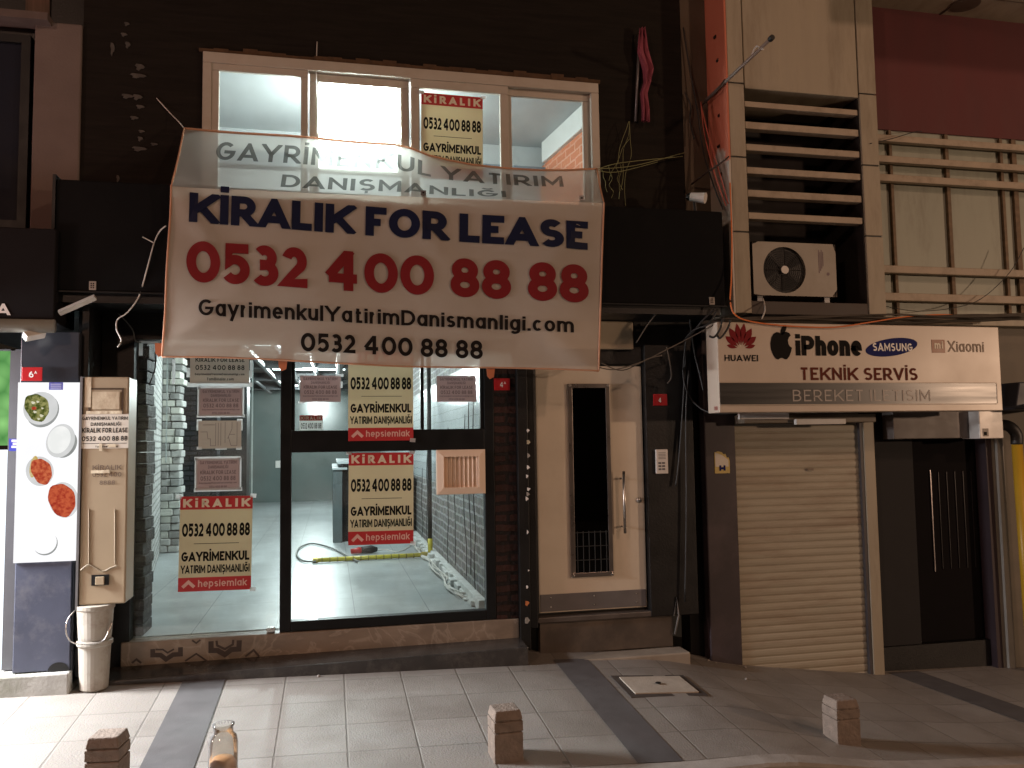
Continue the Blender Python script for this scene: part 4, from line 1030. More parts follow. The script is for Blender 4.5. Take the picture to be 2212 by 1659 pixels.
def notice(u0, v0, u1, v1, Y, mat, label, lines, ink=GREYINK, tape=True, group='A4 lease notices'):
    x0, x1, z0, z1 = rect(u0, v0, u1, v1, Y); W, H = x1-x0, z1-z0
    o = sheet('lease_notice', (x0, x1, z0, z1), Y, mat, label, 'notice', group)
    m = MB()
    for (txt, b0, b1, a0, a1, tt) in lines:
        if txt == '_': m.box(x0+W*a0, x0+W*a1, Y-.0015, Y-.0002, z0+H*b0, z0+H*b1)
        else: put_text(m, txt, flat(x0+W*a0, x0+W*a1, z0+H*b0, z0+H*b1, Y-.001), t=tt, res=12, gap=.14)
    m.build('lettering', ink, o)
    return o, x0, x1, z0, z1
def tape(o, strips, Y):
    m = MB()
    for (a, b, c, d) in strips:
        r = rect(a, b, c, d, Y); m.box(r[0], r[1], Y-.0012, Y-.0004, r[2], r[3])
    m.build('tape', TAPE, o)
FULL = [('GAYRİMENKUL YATIRIM', .82, .93, .08, .92, .18), ('DANIŞMANLIĞI', .68, .78, .27, .73, .18), ('KİRALIK FOR LEASE', .5, .62, .09, .91, .19), ('0532 400 88 88', .3, .44, .1, .9, .18), ('GayrimenkulYatirimDanismanligi.com', .2, .25, .07, .93, .2), ('0532 400 88 88', .07, .14, .3, .7, .2)]
o, *_ = notice(411, 752, 538, 828, -.005, GREYPAPER, 'grey lease notice taped high on the frameless glass touching the banner hem', [('KİRALIK FOR LEASE', .61, .73, .09, .92, .19), ('0532 400 88 88', .38, .52, .09, .92, .18), ('GayrimenkulYatirimDanismanligi.com', .23, .29, .08, .92, .2), ('TumBinalar.com', .08, .16, .28, .74, .17)], ink=INK)
tape(o, [(404, 826, 545, 836), (403, 795, 411, 815), (538, 800, 545, 815)], -.005)
for (u0, v0, u1, v1, lab) in [(430, 838, 524, 898, 'pinkish lease notice in a white tape border above the floor plan sheet'), (424, 991, 518, 1057, 'pinkish lease notice below the floor plan sheet just above a red poster')]:
    o, *_ = notice(u0, v0, u1, v1, -.005, PINKPAPER, lab, FULL)
    tape(o, [(u0-4, v0-4, u1+2, v0+2), (u0-3, v0-2, u0+2, v1), (u1-2, v0-2, u1+3, v1+1), (u0-5, v1-2, u1+5, v1+3)], -.006)
o, x0, x1, z0, z1 = notice(429, 909, 521, 968, -.005, GREYPAPER, 'grey sheet with a floor plan drawing between the two pink notices', [], group=None)
m = MB()
W, H = x1-x0, z1-z0
for pl in [[(.05, .6), (.2, .6), (.22, .35), (.28, .35), (.28, .1), (.4, .1), (.4, .92)], [(.1, .85), (.38, .85)], [(.46, .1), (.46, .92)], [(.52, .92), (.52, .1)], [(.62, .95), (.62, .2)], [(.7, .4), (.76, .1), (.9, .1), (.9, .95)], [(.72, .5), (.85, .5)], [(.68, .35), (.78, .7), (.78, .95)]]:
    for s in _stroke([(x0+W*a, z0+H*b) for a, b in pl], .003): m.add([(x, -.0062, z) for x, z in s], [(0, 1, 2, 3)])
m.build('plan_drawing', GREYINK, o)
tape(o, [(425, 906, 436, 912), (512, 905, 524, 912), (425, 912, 429, 930), (520, 912, 524, 930), (425, 965, 436, 971), (510, 965, 522, 971), (465, 967, 490, 971)], -.006)
for (u0, v0, u1, v1, lab, tp) in [(648, 811, 736, 868, 'pinkish lease notice with tape tabs above the small lease card', [(642, 808, 660, 813), (725, 808, 742, 814), (644, 826, 649, 840), (735, 824, 740, 838), (644, 867, 658, 871)]), (943, 812, 1029, 868, 'pinkish lease notice without tape tabs before the white wall tiles', [(960, 810, 1025, 812)])]:
    o, *_ = notice(u0, v0, u1, v1, -.001, PINKPAPER, lab, FULL); tape(o, tp, -.003)
# small lit card deep behind the upper pane
x0, x1, z0, z1 = rect(647, 897, 697, 929, .02)
o = sheet('lease_card', (x0, x1, z0, z1), .02, CARDW, 'small white and red lease card low on the upper pane', 'card')
m = MB(); m.box(x0, x1, .0185, .0197, z1-(z1-z0)*.36, z1); m.build('header_band', REDP, o)
m = MB(); put_text(m, 'KİRALIK', flat(x0+.01, x1-.01, z1-(z1-z0)*.3, z1-(z1-z0)*.08, .0175), t=.2, res=10, gap=.3); m.build('header_lettering', WHITEINK, o)
m = MB(); put_text(m, '0532 400 88 88', flat(x0+.01, x1-.01, z0+(z1-z0)*.1, z0+(z1-z0)*.48, .018), t=.18, res=10, gap=.1); m.build('lettering', INK, o)
# vent grille
x0, x1, z0, z1 = rect(943, 972, 1049, 1066, -.04)
t = thing('vent_grille', 'cream ventilation grille with vertical louvres fixed on the lower shop pane', 'vent grille', ((x0+x1)/2, -.03, z0))
b = .055
m = MB(); outer = [(x0, z0), (x1, z0), (x1, z1), (x0, z1)]; inner = [(x0+b, z0+b), (x1-b, z0+b), (x1-b, z1-b), (x0+b, z1-b)]
VENTC = pm('vent_cream', (.88, .70, .55), .45, .06, 4)
for i in range(4):
    j = (i+1) % 4
    m.add([(outer[i][0], -.045, outer[i][1]), (outer[j][0], -.045, outer[j][1]), (inner[j][0], -.065, inner[j][1]), (inner[i][0], -.065, inner[i][1]),
           (outer[i][0], .0, outer[i][1]), (outer[j][0], .0, outer[j][1]), (inner[j][0], .0, inner[j][1]), (inner[i][0], .0, inner[i][1])],
          [(0, 1, 2, 3), (0, 4, 5, 1), (3, 2, 6, 7), (4, 7, 6, 5)])
m.build('surround', VENTC, t, bevel=.003)
m = MB().box(x0+b, x1-b, -.01, .0, z0+b, z1-b); m.build('backing', VENTC, t)
m = MB(); nl = 8; wd = (x1-x0-2*b)/nl
for i in range(nl): m.hexa([(x0+b+i*wd, -.02, z0+b), (x0+b+(i+.8)*wd, -.036, z0+b), (x0+b+(i+.94)*wd, -.03, z0+b), (x0+b+(i+.1)*wd, -.011, z0+b)], [(x0+b+i*wd, -.02, z1-b), (x0+b+(i+.8)*wd, -.036, z1-b), (x0+b+(i+.94)*wd, -.03, z1-b), (x0+b+(i+.1)*wd, -.011, z1-b)])
m.build('louvre', VENTC, t)
# house number plates, intercom
def plate(u0, v0, u1, v1, Y, txt, label, sup=None):
    x0, x1, z0, z1 = rect(u0, v0, u1, v1, Y)
    o = tag(MB().box(x0, x1, Y, Y+.006, z0, z1).build('number_plate', PLATER, bevel=.004), label, 'number plate', 'red house number plates')
    W, H = x1-x0, z1-z0; m = MB()
    put_text(m, txt, flat(x0+W*.36, x0+W*.58, z0+H*.25, z0+H*.68, Y-.001), t=.17, res=14)
    if sup: put_text(m, sup, flat(x0+W*.61, x0+W*.74, z0+H*.52, z0+H*.72, Y-.001), t=.18, res=10)
    m.build('lettering', WHITEINK, o); return o
plate(1067, 817, 1102, 843, -.036, '4', 'red number plate 4A on the brick pier under the banner', 'A')
plate(1411, 851, 1442, 876, -.067, '4', 'red number plate 4 on the dark column above the intercom')
plate(47, 793, 91, 823, -.41, '6', 'red number plate 6A above the food poster', 'A')
x0, x1, z0, z1 = rect(1417, 971, 1444, 1023, -.085)
t = thing('intercom', 'small white intercom panel on the dark column beside the door', 'intercom', ((x0+x1)/2, -.06, z0))
MB().box(x0, x1, -.085, -.061, z0, z1).build('case', WHITEP, t, bevel=.005)
m = MB()
for i in range(5): m.box(x0+.02, x1-.02, -.0865, -.0852, z1-.03-i*.012, z1-.026-i*.012)
for i in range(3):
    for j in range(2): m.box(x0+.018+j*.032, x0+.042+j*.032, -.0875, -.0852, z0+.03+i*.025, z0+.045+i*.025)
m.build('button', GREYP, t)
# transom light box above the door
lb = tag(MB().box(1.70, at(1367, 700, -.05)[0], -.06, -.021, at(1366, 755, -.05)[2], at(1366, 695, -.05)[2]).build('transom_box', CREAMBOX, bevel=.01), 'blank cream box above the white door at the banner edge', 'box')
x0, x1, z0, z1 = rect(1160, 660, 1366, 682, -.05)
tag(MB().box(x0, x1, -.1, -.021, z0, z1).build('shelf_strip', pm('grey_strip', (.15, .13, .12), .6, .2), bevel=.004), 'narrow grey strip under the dark fascia above the door', 'strip')

# ================================================================== LEFT NEIGHBOUR
lf = thing('restaurant_building', 'dark restaurant front with green lit window and black pillar beside the empty shop', 'building', (-2.6, -.3, .2))
YL = -.37
xp0, xp1 = at(38, 1000, YL)[0], at(166, 1000, YL)[0]
MB().box(xp0, xp1, YL, .3, .16, at(100, 716, YL)[2]).build('pillar', pm('black_pillar', (.03, .034, .045), .3, .2, 4, spec=.5), lf, bevel=.006)
z_ = at(100, 1212, YL)[2]
MB().box(xp0+.01, xp1-.012, YL-.02, YL-.001, .27, z_).build('lower_panel', NAVY, lf, bevel=.004)
c = at(126, 1449, YL-.022); MB().ellipse(c[0], c[2], .065, .055, YL-.024, .003, n=20).build('drain_hole', BLACK, lf)
MB().box(-6, xp1+.0, YL-.07, .3, -.1, .262).build('plinth', pm('plinth_stone', (.36, .36, .34), .7, .3, 6, bump=.2, dirt=(.14, .15, .1), dirt_amt=.6), lf, bevel=.012)
MB().box(xp1+.002, xp1+.045, YL+.05, .3, .2, 2.75).build('pillar_return', BLACK, lf)
xu0, xu1 = at(70, 250, -.02)[0], at(173, 250, -.02)[0]
MB().box(xu0, xu1, -.02, .3, 2.8, at(120, 48, -.02)[2]).build('upper_pilaster', pm('dusty_pink_render', (.17, .135, .12), .85, .2, 3, bump=.2), lf, bevel=.01)
MB().box(-7, xu0-.002, .05, .4, 2.8, 9).box(xu0-.002, xu1, .05, .3, at(120, 48, -.02)[2]+.002, 9).build('upper_wall', BLACK, lf)
ux, uz0, uz1 = at(45, 300, .04)[0], at(20, 478, .04)[2], at(20, 95, .04)[2]
f = MB().box(-4.5, ux, .0, .049, uz1, uz1+.06).box(-4.5, ux, .0, .049, uz0-.06, uz0).box(ux, ux+.06, .0, .049, uz0-.06, uz1+.06).build('upper_window', BLACKGLOSS, lf)
MB().box(-4.5, ux, .03, .045, uz0, uz1).build('pane', pm('night_glass', (.012, .015, .026), .5, .2, spec=.1), f)
m = MB(); m.box(-6, at(110, 20, -.05)[0], -.12, .049, at(50, 48, -.05)[2], at(50, 32, -.05)[2]); m.build('upper_sill', pm('sill_grey', (.12, .09, .08), .8, .3), lf)
m = MB()
cx0, cx1 = at(55, 20, .02)[0], at(105, 20, .02)[0]
m.box(cx0, cx1, .02, .048, at(80, 30, 0)[2], 5.9); m.build('upper_curtain', pm('curtain', (.14, .09, .07), .9, .5, 4, stretch=(9, 1, .3)), lf)
sx1 = at(119, 600, -.5)[0]; sz0, sz1 = at(60, 694, -.5)[2], at(60, 492, -.5)[2]
sg = thing('restaurant_sign', 'dark restaurant fascia sign ending in white letters DA', 'sign', (-2.8, -.5, sz0))
MB().box(-6, sx1, -.5, -.05, sz0, sz1).build('panel', pm('restaurant_board', (.012, .011, .012), .75, .15, 4, spec=.12), sg, bevel=.008)
m = MB(); r = rect(-38, 655, 22, 681, -.502); put_text(m, 'DA', flat(r[0], r[1], r[2], r[3], -.504), t=.2, res=18, gap=.06); m.build('lettering', WHITEINK, sg)
aw = thing('awning_cassette', 'rolled grey awning under the restaurant sign', 'awning', (-3, -.5, 2.4))
zc = at(60, 704, -.5)[2]
MB().tube([(-6, -.5, zc), (at(118, 700, -.5)[0], -.5, zc)], .045, 14).build('roller', pm('awning_grey', (.3, .3, .28), .6, .1), aw, smooth=True)
MB().tube([at(128, 676, -.5), at(206, 642, -.52)], .022, 4).build('arm', pm('arm_grey', (.42, .40, .36), .5, .15, 6), aw)
c = at(82, 722, -.48)
cm = thing('security_camera', 'white security camera under the rolled restaurant awning', 'security camera', c)
d = np.array([-.12, -.12, -.05]); d = d/np.linalg.norm(d)
MB().tube([c+np.array([.03, .06, .06]), c+np.array([.02, .0, .05]), c+np.array([0, 0, .01])], .013, 8).box(c[0]-.03, c[0]+.07, c[1]+.02, c[1]+.07, c[2]+.055, c[2]+.075).build('bracket', WHITEP, cm)
MB().tube([c+d*-.04, c+d*.09], .036, 4).build('body', WHITEP, cm, bevel=.006)
# lit window at the left edge
x1 = at(20, 850, -.3)[0]
lw = MB().box(-6, x1+.03, -.30, -.2, at(10, 770, -.3)[2]+.05, 2.4).box(x1, xp0, -.3, -.2, .27, at(10, 770, -.3)[2]+.05).build('shop_window', pm('window_frame_grey', (.1, .1, .11), .4, .1), lf)
MB().box(-6, x1, -.26, -.24, at(10, 962, -.3)[2], at(10, 770, -.3)[2]+.05).build('pane', LEAF, lw)
MB().box(-6, x1, -.262, -.24, .27, at(10, 962, -.3)[2]-.03).build('lit_counter', emit('counter_glow', (.86, .93, 1.0), 1.6), lw)
x0, x1, z0, z1 = rect(20, 948, 46, 974, -.40)
m = MB().box(x0, x1, -.40, -.395, z0, z1).build('blue_sticker', pm('blue_sticker', (.04, .05, .42), .4, .1), lf)
m = MB(); 
for (a, b) in [(.2, .75), (.3, .5), (.2, .25)]: put_text(m, 'GAY', flat(x0+(x1-x0)*a, x1, z0+(z1-z0)*b, z0+(z1-z0)*(b+.2), -.402), t=.2, res=8) if False else m.box(x0+(x1-x0)*a, x1-.005, -.4015, -.4003, z0+(z1-z0)*b, z0+(z1-z0)*(b+.18))
m.build('blue_sticker_print', WHITEINK, lf)
# food poster
x0, x1, z0, z1 = rect(39, 826, 168, 1211, -.405)
po = thing('food_poster', 'tall white menu poster with four bowls of food on the black pillar', 'poster', ((x0+x1)/2, -.4, z0))
MB().box(x0, x1, -.405, -.392, z0, z1).build('board', MENUW, po, bevel=.002)
W, H = x1-x0, z1-z0
def PX(u, v): c = at(u, v, -.406); return c[0], c[2]
sc_ = .0030
def E_(nm, mat, u, v, rx, rz, rot=0, lay=1, wob=0.0, n=30):
    x, z = PX(u, v); return MB().ellipse(x, z, rx*sc_, rz*sc_, -.405-.0012*lay, .001, n=n, rot=rad(rot), wob=wob).build(nm, mat, po)
E_('bowl', BOWLG, 92, 887, 33, 38, -20, 1); E_('bowl_rim', BOWLW, 88, 882, 35, 37, -20, 2); E_('salad', GREENF, 80, 880, 24, 32, 22, 3, .05)
m = MB()
for (u, v, r) in [(72, 870, 4), (82, 868, 3), (90, 898, 4), (84, 905, 3), (76, 890, 3.5), (92, 882, 2.5)]:
    x, z = PX(u, v); m.ellipse(x, z, r*sc_, r*sc_*.8, -.4105, .001, n=9, wob=.2)
m.build('cheese_crumbs', backlit('backlit_crumb', (.7, .66, .45), (.8, .78, .6), 9, .9), po)
x, z = PX(74, 882); MB().ellipse(x, z, 5*sc_, 4*sc_, -.4115, .001, n=12).build('tomato', REDF, po)
E_('bowl', BOWLG, 140, 960, 24, 31, -25, 1); E_('bowl_rim', BOWLW, 131, 952, 29, 38, -15, 2); E_('yogurt', backlit('backlit_yogurt', (.86, .87, .85), (.95, .95, .93), 9, 1.0), 128, 950, 23, 31, -15, 3)
E_('bowl_rim', BOWLW, 86, 1018, 28, 33, 15, 1); E_('red_dish', REDF, 90, 1018, 20, 30, 22, 3, .05); E_('yellow_dish', YELF, 73, 1008, 8, 24, -8, 2)
E_('bowl_rim', BOWLW, 138, 1080, 30, 40, 12, 1); E_('red_dish', backlit('backlit_chilli', (.38, .035, .02), (.62, .12, .05), 40, .9), 134, 1080, 27, 38, 18, 3, .04)
E_('bowl_rim', BOWLG, 98, 1174, 25, 26, 0, 1); E_('empty_bowl', MENUW, 96, 1171, 25, 26, 0, 2)
x0b, x1b, z0b, z1b = rect(106, 826, 136, 842, -.407)
MB().box(x0b, x1b, -.4075, -.4062, z0b, z1b).build('logo_patch', pm('logo_blue', (.10, .11, .42), .4, .3, 60), po)
m = MB()
for k in range(3): m.box(x0b+.01, x1b-.01, -.4085, -.4077, z0b+.008+k*.013, z0b+.015+k*.013)
m.build('logo_print', pm('logo_pale', (.4, .42, .66), .4, .1), po)
# cream light box with taped notices
xa, xb = at(176, 1000, -.42)[0], at(276, 1000, -.42)[0]; za, zb = at(215, 1306, -.42)[2], at(225, 814, -.42)[2]
cb = thing('cream_box', 'tall cream sign box with taped lease notices above the white bucket', 'sign box', ((xa+xb)/2, -.3, za))
MB().box(xa, xb, -.42, -.18, za, zb).build('case', CREAMBOX, cb, bevel=.01)
MB().box(xa-.018, xa-.002, -.43, -.18, za-.03, zb).build('edge_strip', GREYM, cb)
m = MB(); r = rect(192, 838, 266, 895, -.422); q = .012
m.box(r[0], r[1], -.4235, -.421, r[3]-q, r[3]); m.box(r[0], r[0]+q, -.4235, -.421, r[2], r[3]-q); m.box(r[1]-q, r[1], -.4235, -.421, r[2], r[3]-q); m.build('bracket_frame', pm('brown_frame', (.08, .05, .03), .5), cb)
r = rect(200, 846, 258, 884, -.424); MB().box(r[0], r[1], -.4265, -.4236, r[2], r[3]).build('taped_card', TAPEGL, cb)
m = MB(); r = rect(186, 888, 264, 894, -.426); m.box(r[0], r[1], -.4285, -.4266, r[2], r[3]); r = rect(184, 815, 196, 880, -.424); m.box(r[0], r[1], -.4238, -.4226, r[2], r[3]); m.build('clear_tape', pm('shiny_tape', (.75, .66, .5), .08, .1, 9, bump=.8, bscale=18, coat=1.0), cb)
r = rect(176, 895, 277, 968, -.424); x0, x1, z0, z1 = r
nt_ = MB().box(x0, x1, -.4245, -.4212, z0, z1).build('taped_notice', PAPER, cb)
m = MB(); W, H = x1-x0, z1-z0
for (txt, b0, b1, a0, a1, tt) in [('GAYRİMENKUL YATIRIM', .83, .93, .02, .98, .17), ('DANIŞMANLIĞI', .66, .76, .2, .84, .17), ('KİRALIK FOR LEASE', .46, .60, .02, .98, .2), ('0532 400 88 88', .22, .36, .02, .98, .18), ('TumBinalar.com', .03, .08, .3, .78, .18)]:
    put_text(m, txt, flat(x0+W*a0, x0+W*a1, z0+H*b0, z0+H*b1, -.4252), t=tt, res=12)
m.box(x0+W*.03, x0+W*.97, -.4255, -.4247, z0+H*.14, z0+H*.155); m.build('lettering', INK, nt_)
m = MB(); r = rect(200, 1003, 262, 1046, -.4215); W, H = r[1]-r[0], r[3]-r[2]
put_text(m, 'KİRALIK', flat(r[0], r[1], r[2]+H*.72, r[2]+H*.95, -.4222), t=.17, res=12); put_text(m, '0532 400', flat(r[0], r[1], r[2]+H*.38, r[2]+H*.6, -.4222), t=.17, res=12); put_text(m, '8888', flat(r[0]+W*.25, r[0]+W*.78, r[2], r[2]+H*.2, -.4222), t=.17, res=12)
m.build('faded_lettering', pm('faded_ink', (.19, .14, .10), .7, .2), cb)
m = MB()
for (u0, v0, u1, v1) in [(196, 1016, 236, 1022), (214, 958, 220, 974), (232, 960, 250, 966)]: r = rect(u0, v0, u1, v1, -.43); m.box(r[0], r[1], -.4285, -.4256, r[2], r[3])
m.build('tape_scrap', MATS['shiny_tape'], cb)
m = MB().tube(smoothpath([at(174, 1232, -.43), at(190, 1220, -.425), at(205, 1226, -.424), at(222, 1234, -.424), at(240, 1226, -.424), at(252, 1222, -.424)]), .004, 5)
for u in (192, 248): m.tube([at(u, 1100, -.423), at(u, 1218, -.423)], .003, 5)
m.build('cable', pm('thin_cable', (.3, .25, .18), .6), cb)
r = rect(203, 1246, 230, 1262, -.424); MB().box(r[0]-.015, r[1]+.015, -.427, -.4212, r[2]-.005, r[3]+.012).build('socket_gap', BLACK, cb); MB().box(r[0]+.012, r[1]-.012, -.44, -.4272, r[2], r[3]).build('socket', CREAMBOX, cb, bevel=.003)
# buckets
bx = (at(172, 1400, -.40)[0]+at(230, 1400, -.40)[0])/2; g0 = gz(bx, -.4)
bk = thing('bucket', 'tall dirty white plastic bucket stack under the cream box', 'bucket', (bx, -.36, g0))
s = 1.0
MB().lathe([(.075, 0), (.088, .012), (.10, .29), (.112, .30), (.112, .325), (.098, .33)], (bx, -.36, g0), 28).build('lower_bucket', DIRTYW, bk, smooth=False, bevel=.002)
MB().lathe([(.098, .331), (.102, .35), (.113, .53), (.120, .535), (.120, .56), (.108, .562)], (bx, -.36, g0), 28).build('upper_bucket', DIRTYW, bk, bevel=.002)
MB().tube(smoothpath([(bx-.12, -.40, g0+.53), (bx-.15, -.44, g0+.48), (bx-.15, -.46, g0+.40), (bx-.11, -.47, g0+.34), (bx-.02, -.48, g0+.325), (bx+.08, -.47, g0+.34), (bx+.12, -.42, g0+.45)]), .004, 6).build('wire_handle', STEEL, bk, smooth=True)

# ================================================================== RIGHT NEIGHBOUR
rb = thing('phone_shop_building', 'cream clad building with louvred alcove and closed phone repair shop', 'building', (4.6, -.1, -.3))
YR = -.35
MB().box(2.982, 3.215, .0, .3, 2.8, 9).build('side_wall', BEIGEWALL, rb)
sw = MB().box(3.216, 3.232, YR, .3, 2.75, 9).build('column_side', TWOTONE, rb)
# shift object-space threshold: holes on the side
m = MB()
for v in (78, 132, 250, 314, 376):
    c = at(1548, v, -.2); m.tube([(3.2145, -.2+random.uniform(-.04, .04), c[2]), (3.217, -.2, c[2])], .014, 10)
m.build('bolt_hole', BLACK, sw)
def column(x0, x1, seams):
    m = MB(); zz = [2.75]+seams+[9.0]
    for a, b in zip(zz[:-1], zz[1:]): m.box(x0, x1, YR, .3, a+.006, b-.006)
    m.box(x0+.006, x1-.006, YR+.012, .28, 2.76, 8.9, 1)
    return m.build('cladding_column', [CREAM, BLACK], rb, bevel=.004)
column(3.234, 3.375, [at(1590, 500, YR)[2], at(1585, 338, YR)[2], at(1580, 178, YR)[2]])
column(4.465, 4.63, [at(1885, 510, YR)[2], at(1880, 357, YR)[2], at(1875, 203, YR)[2]])
MB().box(3.385, 4.455, YR+.004, .3, 4.655, 9).build('upper_panel', CREAM, rb, bevel=.006)
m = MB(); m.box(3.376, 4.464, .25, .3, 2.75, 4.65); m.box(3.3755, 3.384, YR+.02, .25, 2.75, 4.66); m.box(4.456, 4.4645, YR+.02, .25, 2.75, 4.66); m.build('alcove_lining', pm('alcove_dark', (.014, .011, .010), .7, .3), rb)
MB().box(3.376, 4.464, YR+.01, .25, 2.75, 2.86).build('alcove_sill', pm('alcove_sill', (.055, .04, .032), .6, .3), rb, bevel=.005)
lv = []
for i, (va, vb) in enumerate([(218, 230), (262, 277), (310, 324), (360, 374), (409, 424), (458, 472)]):
    z1_, z0_ = at(1612, va, YR+.02)[2], at(1612, vb, YR+.02)[2]
    m = MB(); m.box(3.386, 4.454, YR+.02, YR+.10, z0_, z1_); m.build('louvre_slat', CREAM2, rb, bevel=.004)
# red wall, soffit, pale panels with rails
xr0 = 4.632
MB().box(xr0, 9.5, .0, .3, at(2000, 282, 0)[2]-.02, 5.72).build('red_wall', REDWALL, rb)
m = MB(); m.box(xr0, 9.5, -1.6, .3, 5.70, 5.9); m.build('soffit', CREAM, rb)
for k in range(1): MB().box(xr0, 9.5, -.34, -.33, 5.692, 5.699).box(5.62, 5.63, -1.6, 0, 5.692, 5.699).box(6.7, 6.71, -1.6, 0, 5.692, 5.699).build('soffit_joint', pm('joint', (.15, .12, .09), .8), rb)
c = atz(2085, 12, 5.69); dl = tag(MB().lathe([(.13, 0), (.13, -.006), (.10, -.008)], (c[0], c[1], 5.70), 24).build('downlight', pm('downlight_dark', (.09, .07, .05), .4, .2)), 'unlit round downlight in the cream soffit above the red wall', 'downlight')
zt = at(2000, 286, 0)[2]
MB().box(xr0, 9.5, .02, .3, 2.75, zt).build('pale_panel_wall', PALE, rb)
m = MB()
for (u, v, wd) in [(1931, 500, .028), (2053, 500, .035), (2171, 500, .03), (2194, 420, .05), (2290, 420, .03)]:
    c = at(u, v, 0)[0]; m.box(c-wd/2, c+wd/2, -.01, .0195, 2.76, zt-.01)
m.build('panel_joint', pm('rusty_joint', (.17, .115, .07), .7, .4, 20), rb)
for (va, vb) in [(291, 305), (336, 350), (376, 391), (573, 589), (632, 649)]:
    m = MB(); m.box(xr0+.002, 9.4, -.10, -.04, at(1895, vb, -.08)[2], at(1895, va, -.08)[2]); m.build('timber_rail', CREAM2, rb, bevel=.006)
MB().box(xr0+.002, 9.4, -.14, .019, 2.72, 2.79).build('panel_base', CREAM, rb, bevel=.006)
# ground floor
m = MB(); m.box(3.087, 3.37, .0, .35, -.4, 2.75); m.build('dark_pillar', PLUM, rb, bevel=.01)
m = MB(); m.box(3.371, 4.58, .03, .35, 1.86, 2.749); m.box(4.69, 9.5, .1, .35, 2.0, 2.749); m.box(5.92, 9.5, .0, .35, -.6, 2.749); m.build('ground_wall', pm('dull_wall', (.17, .15, .12), .7, .2), rb)
# roller shutter
rs = thing('roller_shutter', 'closed beige roller shutter under the phone repair sign', 'shutter', (3.97, .02, -.35))
m = MB(); zb0, zb1 = -.42, 1.84; ns = 36; hs = (zb1-zb0)/ns
prof = []
for i in range(ns):
    z = zb0+i*hs
    prof += [(.018, z), (.0125, z+hs*.25), (.011, z+hs*.55), (.013, z+hs*.85), (.0175, z+hs*.97)]
for (y, z) in prof: m.v += [(3.372, y, z), (4.578, y, z)]
for i in range(len(prof)-1): m.f.append([2*i, 2*i+1, 2*i+3, 2*i+2]); m.m.append(0)
m.build('curtain', SHUT, rs)
m = MB().box(4.552, 4.578, -.02, .028, -.45, 1.86); m.build('guide_rail', DARKGREY, rs)
x0, x1, z0, z1 = rect(1588, 886, 1880, 922, -.12)
MB().box(3.372, 4.62, -.16, .028, z0+.04, 1.93).build('shutter_box', pm('box_grey_brown', (.16, .13, .095), .5, .25), rs, bevel=.006)
m = MB(); r = rect(1597, 890, 1705, 905, -.2); m.box(r[0], r[1], -.2, -.17, r[2], r[3]); r = rect(1720, 905, 1828, 916, -.21); m.box(r[0], r[1], -.21, -.17, r[2], r[3]); m.build('box_lamp_tube', WHITEP, rs, bevel=.004)
c = at(1750, 1014, .0); MB().box(c[0]-.03, c[0]+.03, -.006, .012, c[2]-.01, c[2]+.01).build('lock_slot', pm('slot', (.18, .14, .1), .5), rs)
MB().box(4.582, 4.688, -.03, .3, -.5, 1.90).build('door_post_strip', CREAM, rb, bevel=.006)
# recessed side entrance
xg = at(1982, 1200, .10)[0]; DGP = pm('dark_grey_panel', (.034, .034, .036), .75, .15, 4, spec=.15)
MB().box(5.86, 5.918, .0, .4, -.5, 2.0).build('recess_reveal', pm('dark_plum', (.035, .022, .028), .6, .2), rb)
MB().box(4.69, 5.92, -.1, .4, 1.99, 2.1).build('recess_head', GREYP, rb)
MB().box(4.689, 5.859, .07, .4, -.6, -.12).build('recess_plinth', BLACK, rb)
MB().box(4.689, xg, .10, .4, -.119, 1.989).build('grey_side_panel', DGP, rb)
sd = MB().box(xg+.001, 5.859, .13, .4, -.119, 1.989).build('dark_door', pm('dark_door', (.008, .007, .008), .8, .3, 6, spec=.08), rb, bevel=.004)
m = MB()
for u in (2013, 2133): xx = at(u, 1100, .12)[0]; m.box(xx, xx+.008, .118, .129, at(2020, 1235, .12)[2], at(2020, 1015, .12)[2])
m.build('door_trim', pm('door_chrome', (.35, .32, .32), .35, .1, metal=.8), sd)
m = MB(); xa_, xb_ = at(2022, 1100, .12)[0], at(2128, 1100, .12)[0]
for i in range(6): xx = xa_+(xb_-xa_)*(i+.5)/6; m.box(xx, xx+.004, .121, .129, at(2020, 1230, .12)[2], at(2020, 1020, .12)[2])
m.build('door_bars', pm('door_bar', (.03, .028, .03), .35), sd)
x0, x1, z0, z1 = rect(1928, 887, 2112, 946, -.1)
MB().box(x0, x1, -.1, .05, z0, z1).build('entrance_fascia', pm('fascia_grey', (.13, .11, .10), .5, .15), rb, bevel=.006)
x0, x1, z0, z1 = rect(2110, 887, 2165, 947, -.2)
t = tag(MB().box(x0, x1, -.22, .0, z0, z1).build('junction_box', WHITEP, bevel=.008), 'white square box above the dark side entrance below the phone repair sign', 'box')
m = MB(); m.box(x0+.03, x0+.09, -.223, -.2205, z0+.02, z0+.09); m.box(x0+.04, x0+.07, -.2245, -.2232, z0+.03, z0+.06, 1); m.build('box_sticker', [pm('sticker_grey', (.3, .26, .22), .5, .5, 60), INK], t)
jx = at(2172, 1200, -.02)[0]
MB().box(jx-.03, jx+.035, -.03, .0, -.5, 1.95).build('right_jamb', pm('jamb_grey', (.30, .29, .26), .5, .15), rb)
